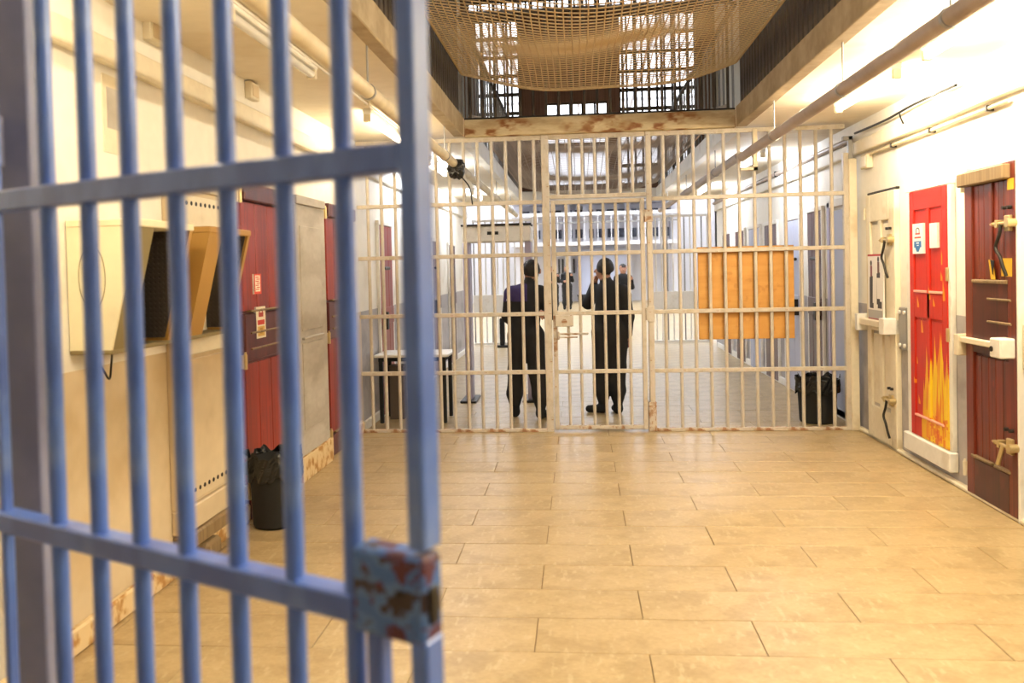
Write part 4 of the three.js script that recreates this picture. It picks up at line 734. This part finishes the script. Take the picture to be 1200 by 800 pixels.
// bones: [ax,ay,ad, ar, bx,by,bd, br, colour]; local metres, +d away from the camera
function person(label, at, bones, hair, extra, res = 104, turn = 0) {
  const t = thing('person', label, 'person', at);
  const lo = [9, 9, 9], hi = [-9, -9, -9];
  for (const b of bones) for (const o of [0, 4]) for (let k = 0; k < 3; k++) { lo[k] = Math.min(lo[k], b[o + k] - b[o + 3] - 0.05); hi[k] = Math.max(hi[k], b[o + k] + b[o + 3] + 0.05); }
  const dist = (x, y, z, b) => {
    const dx = b[4] - b[0], dy = b[5] - b[1], dz = b[6] - b[2], l2 = dx * dx + dy * dy + dz * dz || 1e-9;
    const h = clamp(((x - b[0]) * dx + (y - b[1]) * dy + (z - b[2]) * dz) / l2);
    const sq = b[9] || 1; // flatten in depth
    return Math.hypot(x - b[0] - h * dx, y - b[1] - h * dy, (z - b[2] - h * dz) * sq) - lerp(b[3], b[7], h);
  };
  const mc = new MarchingCubes(res, cloth, false, false, 400000); mc.isolation = 0;
  const P = (i, k) => lo[k] + (hi[k] - lo[k]) * ((i - res / 2) / (res / 2) * 0.5 + 0.5);
  for (let k = 0; k < res; k++) for (let j = 0; j < res; j++) for (let i = 0; i < res; i++) {
    const x = P(i, 0), y = P(j, 1), z = P(k, 2); let f = 9;
    for (const b of bones) { const d = dist(x, y, z, b); const kk = b[10] || 0.035, h = Math.max(kk - Math.abs(f - d), 0) / kk; f = Math.min(f, d) - h * h * kk * 0.25; }
    mc.field[k * res * res + j * res + i] = -f;
  }
  mc.update();
  const n = mc.count, pos = new Float32Array(n * 3);
  for (let i = 0; i < n; i++) for (let k = 0; k < 3; k++) { const v = lo[k] + (hi[k] - lo[k]) * (mc.positionArray[i * 3 + k] * 0.5 + 0.5); pos[i * 3 + k] = k === 2 ? -v : v; }
  // the depth axis is mirrored, so turn the faces round
  for (let i = 0; i < n; i += 3) for (let k = 0; k < 3; k++) { const a = pos[(i + 1) * 3 + k]; pos[(i + 1) * 3 + k] = pos[(i + 2) * 3 + k]; pos[(i + 2) * 3 + k] = a; }
  let g = new THREE.BufferGeometry(); g.setAttribute('position', new THREE.BufferAttribute(pos, 3));
  g = mergeVertices(g, 1e-4); g.computeVertexNormals();
  const p = g.attributes.position, col = new Float32Array(p.count * 3);
  for (let i = 0; i < p.count; i++) {
    let best = 9, c = [0.01, 0.01, 0.01]; for (const b of bones) { const d = dist(p.getX(i), p.getY(i), -p.getZ(i), b); if (d < best) { best = d; c = b[8]; } }
    if (typeof c === 'function') c = c(p.getX(i), p.getY(i), -p.getZ(i));
    col.set(c, i * 3);
  }
  g.setAttribute('color', new THREE.BufferAttribute(col, 3));
  const body = shade(new THREE.Mesh(g, cloth)); body.name = 'body'; t.add(body);
  if (hair) { const [x, y, d, r, tilt] = hair; const h = new THREE.SphereGeometry(r, 28, 20, 0, Math.PI * 2, 0, Math.PI * 0.53), q = h.attributes.position; for (let i = 0; i < q.count; i++) { const k = 1 + 0.03 * Math.sin(q.getX(i) * 160) * Math.sin(q.getZ(i) * 140); q.setXYZ(i, q.getX(i) * k * 0.9, q.getY(i) * k * 1.08, q.getZ(i) * k * 1.04); } h.rotateX(tilt); h.computeVertexNormals(); h.translate(x, y, -d); const m = shade(new THREE.Mesh(h, hairM)); m.name = 'hair'; t.add(m); }
  for (const [nm, geo, mat] of extra || []) { const m = shade(new THREE.Mesh(geo, mat)); m.name = nm; t.add(m); }
  return t;
}
const HAIR = [0.018, 0.015, 0.014], NAVY = [0.012, 0.012, 0.014], SKIN = [0.5, 0.27, 0.19], TRO = [0.014, 0.013, 0.013], BOOT = [0.01, 0.01, 0.01], VIOLET = [0.045, 0.03, 0.13];
function hand(w, dir, side, col = SKIN) { // palm, four fingers of unequal length and a thumb, from the wrist along dir
  const D = new THREE.Vector3(...dir).normalize(), Sx = new THREE.Vector3(...side).normalize(), out = [], W = new THREE.Vector3(...w), N = D.clone().cross(Sx);
  const at = (a, b, c = 0) => W.clone().addScaledVector(D, a).addScaledVector(Sx, b).addScaledVector(N, c).toArray();
  out.push([...at(0, 0), 0.027, ...at(0.075, 0), 0.03, col]);
  [[-0.03, 0.07], [-0.01, 0.08], [0.011, 0.075], [0.03, 0.06]].forEach(([b, l]) => { out.push([...at(0.075, b), 0.0105, ...at(0.075 + l * 0.55, b * 1.12, 0.012), 0.0095, col, 1, 0.006]); out.push([...at(0.075 + l * 0.55, b * 1.12, 0.012), 0.0095, ...at(0.075 + l * 0.9, b * 1.12, 0.04), 0.0085, col, 1, 0.006]); });
  out.push([...at(0.025, -0.025), 0.013, ...at(0.065, -0.055, 0.015), 0.011, col, 1, 0.012]);
  return out;
}
function legs(hx, lx, rx, ld, rd, fx, fd) {
  const o = [];
  for (const [s, x, d] of [[-1, lx, ld], [1, rx, rd]]) {
    o.push([hx + s * 0.085, 0.92, 0, 0.125, lerp(hx + s * 0.085, x, 0.5), 0.52, d * 0.4, 0.094, TRO], [lerp(hx + s * 0.085, x, 0.5), 0.52, d * 0.4, 0.094, x, 0.26, d, 0.086, TRO], [x, 0.26, d, 0.09, x, 0.19, d, 0.07, TRO], [x, 0.17, d, 0.052, x, 0.07, d, 0.05, BOOT]);
    o.push([x, 0.052, d, 0.05, x + (s < 0 ? fx[0] : fx[1]), 0.042, d + (s < 0 ? fd[0] : fd[1]), 0.04, BOOT]);
  }
  return o;
}
{ // left guard, seen from behind
  const yoke = (x, y) => (x < 0.02 && y > 1.31 && y < 1.52 ? VIOLET : NAVY);
  const B = [
    [-0.02, 0.95, 0, 0.16, -0.01, 1.12, 0, 0.155, NAVY, 1.35], [-0.01, 1.12, 0, 0.16, 0, 1.34, 0, 0.165, yoke, 1.4], [-0.13, 1.39, 0, 0.085, 0.13, 1.39, 0, 0.085, yoke], [0.02, 1.42, 0, 0.075, 0.045, 1.52, 0.01, 0.056, NAVY],
    [0.045, 1.5, 0.015, 0.053, 0.06, 1.58, 0.03, 0.056, SKIN], [0.065, 1.645, 0.03, 0.093, 0.07, 1.6, 0.045, 0.075, (x, y, d) => (y < 1.66 && (d > 0.07 || y < 1.575) ? SKIN : HAIR)],
    [0.12, 1.635, 0.055, 0.016, 0.145, 1.615, 0.075, 0.012, SKIN, 1, 0.01], [0.155, 1.64, 0.03, 0.02, 0.16, 1.61, 0.03, 0.014, SKIN, 1, 0.01], [-0.03, 1.63, 0.03, 0.02, -0.032, 1.6, 0.03, 0.014, SKIN, 1, 0.01],
    [-0.17, 1.39, 0, 0.075, -0.215, 1.13, 0.03, 0.058, yoke], [-0.215, 1.13, 0.03, 0.06, -0.13, 0.98, 0.22, 0.045, NAVY],
    [0.17, 1.39, 0, 0.077, 0.265, 1.15, -0.02, 0.06, NAVY], [0.265, 1.15, -0.02, 0.06, 0.2, 1.16, -0.2, 0.046, NAVY],
    ...hand([-0.13, 0.98, 0.22], [0.6, -0.2, 0.8], [0, 1, 0.2]), ...hand([0.195, 1.165, -0.22], [-0.3, 0.1, -1], [0, 1, 0]), ...legs(-0.01, -0.155, 0.14, 0.06, -0.07, [-0.02, 0.06], [0.13, 0.09])];
  const band = new THREE.TorusGeometry(0.175, 0.013, 8, 40, Math.PI * 0.62).rotateX(Math.PI / 2).scale(1.22, 1, 0.74).rotateY(-Math.PI * 0.78).translate(-0.015, 1.32, 0);
  person('guard in dark uniform with violet shoulder and pale stripe, back turned', [-0.585, 0, 8.74], B, [0.065, 1.645, 0.015, 0.11, 0.55], [['shoulder_stripe', band, bandM]]);
}
{ // right guard, turned to the left with a hand at the face
  const B = [
    [0.0, 0.93, 0, 0.165, 0.01, 1.12, 0, 0.16, NAVY, 1.35], [0.01, 1.12, 0, 0.162, 0.02, 1.34, 0, 0.165, NAVY, 1.35], [-0.1, 1.38, 0.06, 0.085, 0.15, 1.37, -0.04, 0.09, NAVY], [0.01, 1.4, 0.02, 0.085, -0.02, 1.5, 0.03, 0.06, NAVY],
    [-0.02, 1.49, 0.03, 0.054, -0.035, 1.58, 0.04, 0.057, SKIN], [-0.035, 1.645, 0.035, 0.092, -0.06, 1.6, 0.06, 0.074, (x, y, d) => (y < 1.67 && (x < -0.07 || y < 1.575) ? SKIN : HAIR)], [-0.125, 1.625, 0.08, 0.015, -0.145, 1.605, 0.095, 0.012, SKIN, 1, 0.01], [-0.035, 1.635, -0.06, 0.02, -0.03, 1.605, -0.065, 0.014, SKIN, 1, 0.01], [-0.1, 1.56, 0.09, 0.02, -0.11, 1.55, 0.1, 0.012, SKIN, 1, 0.01],
    [-0.14, 1.38, 0.08, 0.075, -0.225, 1.24, 0.2, 0.062, NAVY], [-0.225, 1.24, 0.2, 0.062, -0.155, 1.45, 0.24, 0.046, NAVY], [0.17, 1.37, -0.05, 0.078, 0.22, 1.1, -0.06, 0.06, NAVY], [0.22, 1.1, -0.06, 0.062, 0.215, 0.9, -0.02, 0.047, NAVY],
    ...hand([-0.15, 1.47, 0.24], [0.35, 0.9, -0.5], [0.5, 0, 0.8]), ...hand([0.215, 0.88, -0.01], [-0.05, -1, 0.15], [0.2, 0, 1]), ...legs(0.01, -0.08, 0.085, 0.03, -0.02, [-0.16, -0.03], [0.05, 0.15])];
  person('guard in black coat with hand raised to the face behind the barred door', [0.33, 0, 8.96], B, [-0.025, 1.645, 0.015, 0.11, 0.5], [['red_glove', new THREE.SphereGeometry(0.05, 16, 12).scale(0.8, 1.25, 0.7).translate(0.2, 0.8, -0.02), plain(150, 44, 48, 0.6)]]);
}
{ // far people in the hall
  const small = (dress) => [[0, 0.93, 0, 0.15, 0, 1.32, 0, 0.16, dress, 1.3], [-0.12, 1.36, 0, 0.08, 0.12, 1.36, 0, 0.08, dress], [0, 1.4, 0, 0.06, 0, 1.55, 0, 0.055, SKIN], [0, 1.6, 0, 0.1, 0, 1.56, -0.02, 0.085, SKIN], [0, 1.58, -0.1, 0.016, 0, 1.56, -0.115, 0.012, SKIN, 1, 0.01], [-0.17, 1.36, 0, 0.07, -0.2, 1.1, 0, 0.055, dress], [-0.2, 1.1, 0, 0.055, -0.12, 1.1, -0.2, 0.045, dress], [0.17, 1.36, 0, 0.07, 0.22, 1.12, 0, 0.055, dress], [0.22, 1.12, 0, 0.055, 0.2, 1.3, -0.18, 0.045, dress], ...hand([-0.12, 1.1, -0.2], [0.5, 0.1, -0.8], [0, 1, 0]), ...hand([0.2, 1.3, -0.18], [-0.2, 0.7, -0.5], [1, 0, 0]), ...legs(0, -0.11, 0.11, 0, 0, [0, 0], [-0.13, -0.13])];
  person('distant person in dark uniform facing us seen through the barred door', [-0.45, 0, 31], small(NAVY), [0, 1.6, 0.015, 0.11, -0.3], [], 88);
  person('distant dark figure partly hidden behind the door post', [-0.95, 0, 30], small(NAVY), [0, 1.6, 0.015, 0.11, -0.3], [], 88);
  person('distant person showing beside the shoulder of the right guard', [1.12, 0, 20], small(NAVY), [0, 1.6, 0.015, 0.11, -0.3], [], 88);
}

// ------------------------------------------------------------------ the open blue gate in the foreground
{
  const H0 = [-1.15, 1.46], F0 = [-0.205, 1.03], dx = F0[0] - H0[0], dd = F0[1] - H0[1], L = Math.hypot(dx, dd), ang = Math.atan2(dd, dx);
  const t = thing('barred_gate', 'open blue steel bar gate in the foreground with rusted lock box', 'gate', [H0[0], 0, H0[1]]);
  t.rotation.y = ang;                         // local x runs along the leaf towards its free edge
  const add = (n, g, m, lb) => { const me = shade(new THREE.Mesh(g, m)); me.name = n; if (lb) me.userData.label = lb; t.add(me); return me; };
  const bar = rod([0, 0.03, 0], [0, 2.38, 0], 0.0145, 20);
  [0.2, 0.322, 0.437, 0.554, 0.673, 0.793, 0.907].forEach((x) => { const b = add('bar', bar, M.blue); b.position.x = x; });
  for (const y of [0.03, 0.6, 1.2, 1.82, 2.38]) {
    add('rail', box(0, y === 1.2 ? L - 0.12 : L - 0.02, y - 0.019, y + 0.019, -0.02, 0.02, 0.003), M.blue);
  }
  add('hinge_stile', box(0.018, 0.034, 0.01, 2.4, -0.01, 0.01, 0.003), M.blue);
  add('stile', box(L - 0.022, L + 0.006, 1.3, 2.4, -0.02, 0.02, 0.003), M.blue);
  add('stile', box(L - 0.022, L + 0.006, 0.01, 1.18, -0.02, 0.02, 0.003), M.blue);
  const lock = add('lock_box', box(L - 0.12, L + 0.002, 1.172, 1.29, -0.02, 0.026, 0.005), M.lockPlate, 'blue lock box with rust-worn paint');
  const sub = (n, g, m) => { const me = shade(new THREE.Mesh(g, m)); me.name = n; lock.add(me); };
  sub('rivet', rod([L - 0.035, 1.24, -0.024], [L - 0.035, 1.24, -0.019], 0.005, 10), M.iron);
  sub('bolt_tongue', box(L + 0.002, L + 0.008, 1.2, 1.25, -0.01, 0.01, 0.002), M.iron);
  add('shoot_bolt', box(L - 0.1, L - 0.075, 0.02, 1.172, -0.016, 0.012, 0.003), M.blue);
  // fixed post
  const p = thing('gate_post', 'wide blue-grey steel post at the left edge carrying the open gate', 'post', [-1.12, 0, 1.56]);
  part(p, 'shaft', box(-1.178, -1.112, 0.02, 2.67, 1.53, 1.59, 0.003), M.bluePost);
  part(p, 'base_plate', box(-1.22, -1.07, 0, 0.02, 1.49, 1.63, 0.003), M.iron);
  for (const y of [0.5, 1.95]) part(p, 'hinge_pin', rod([-1.165, y - 0.05, 1.505], [-1.165, y + 0.05, 1.505], 0.014, 12), M.bluePost);
}
renderer.render(scene, camera);
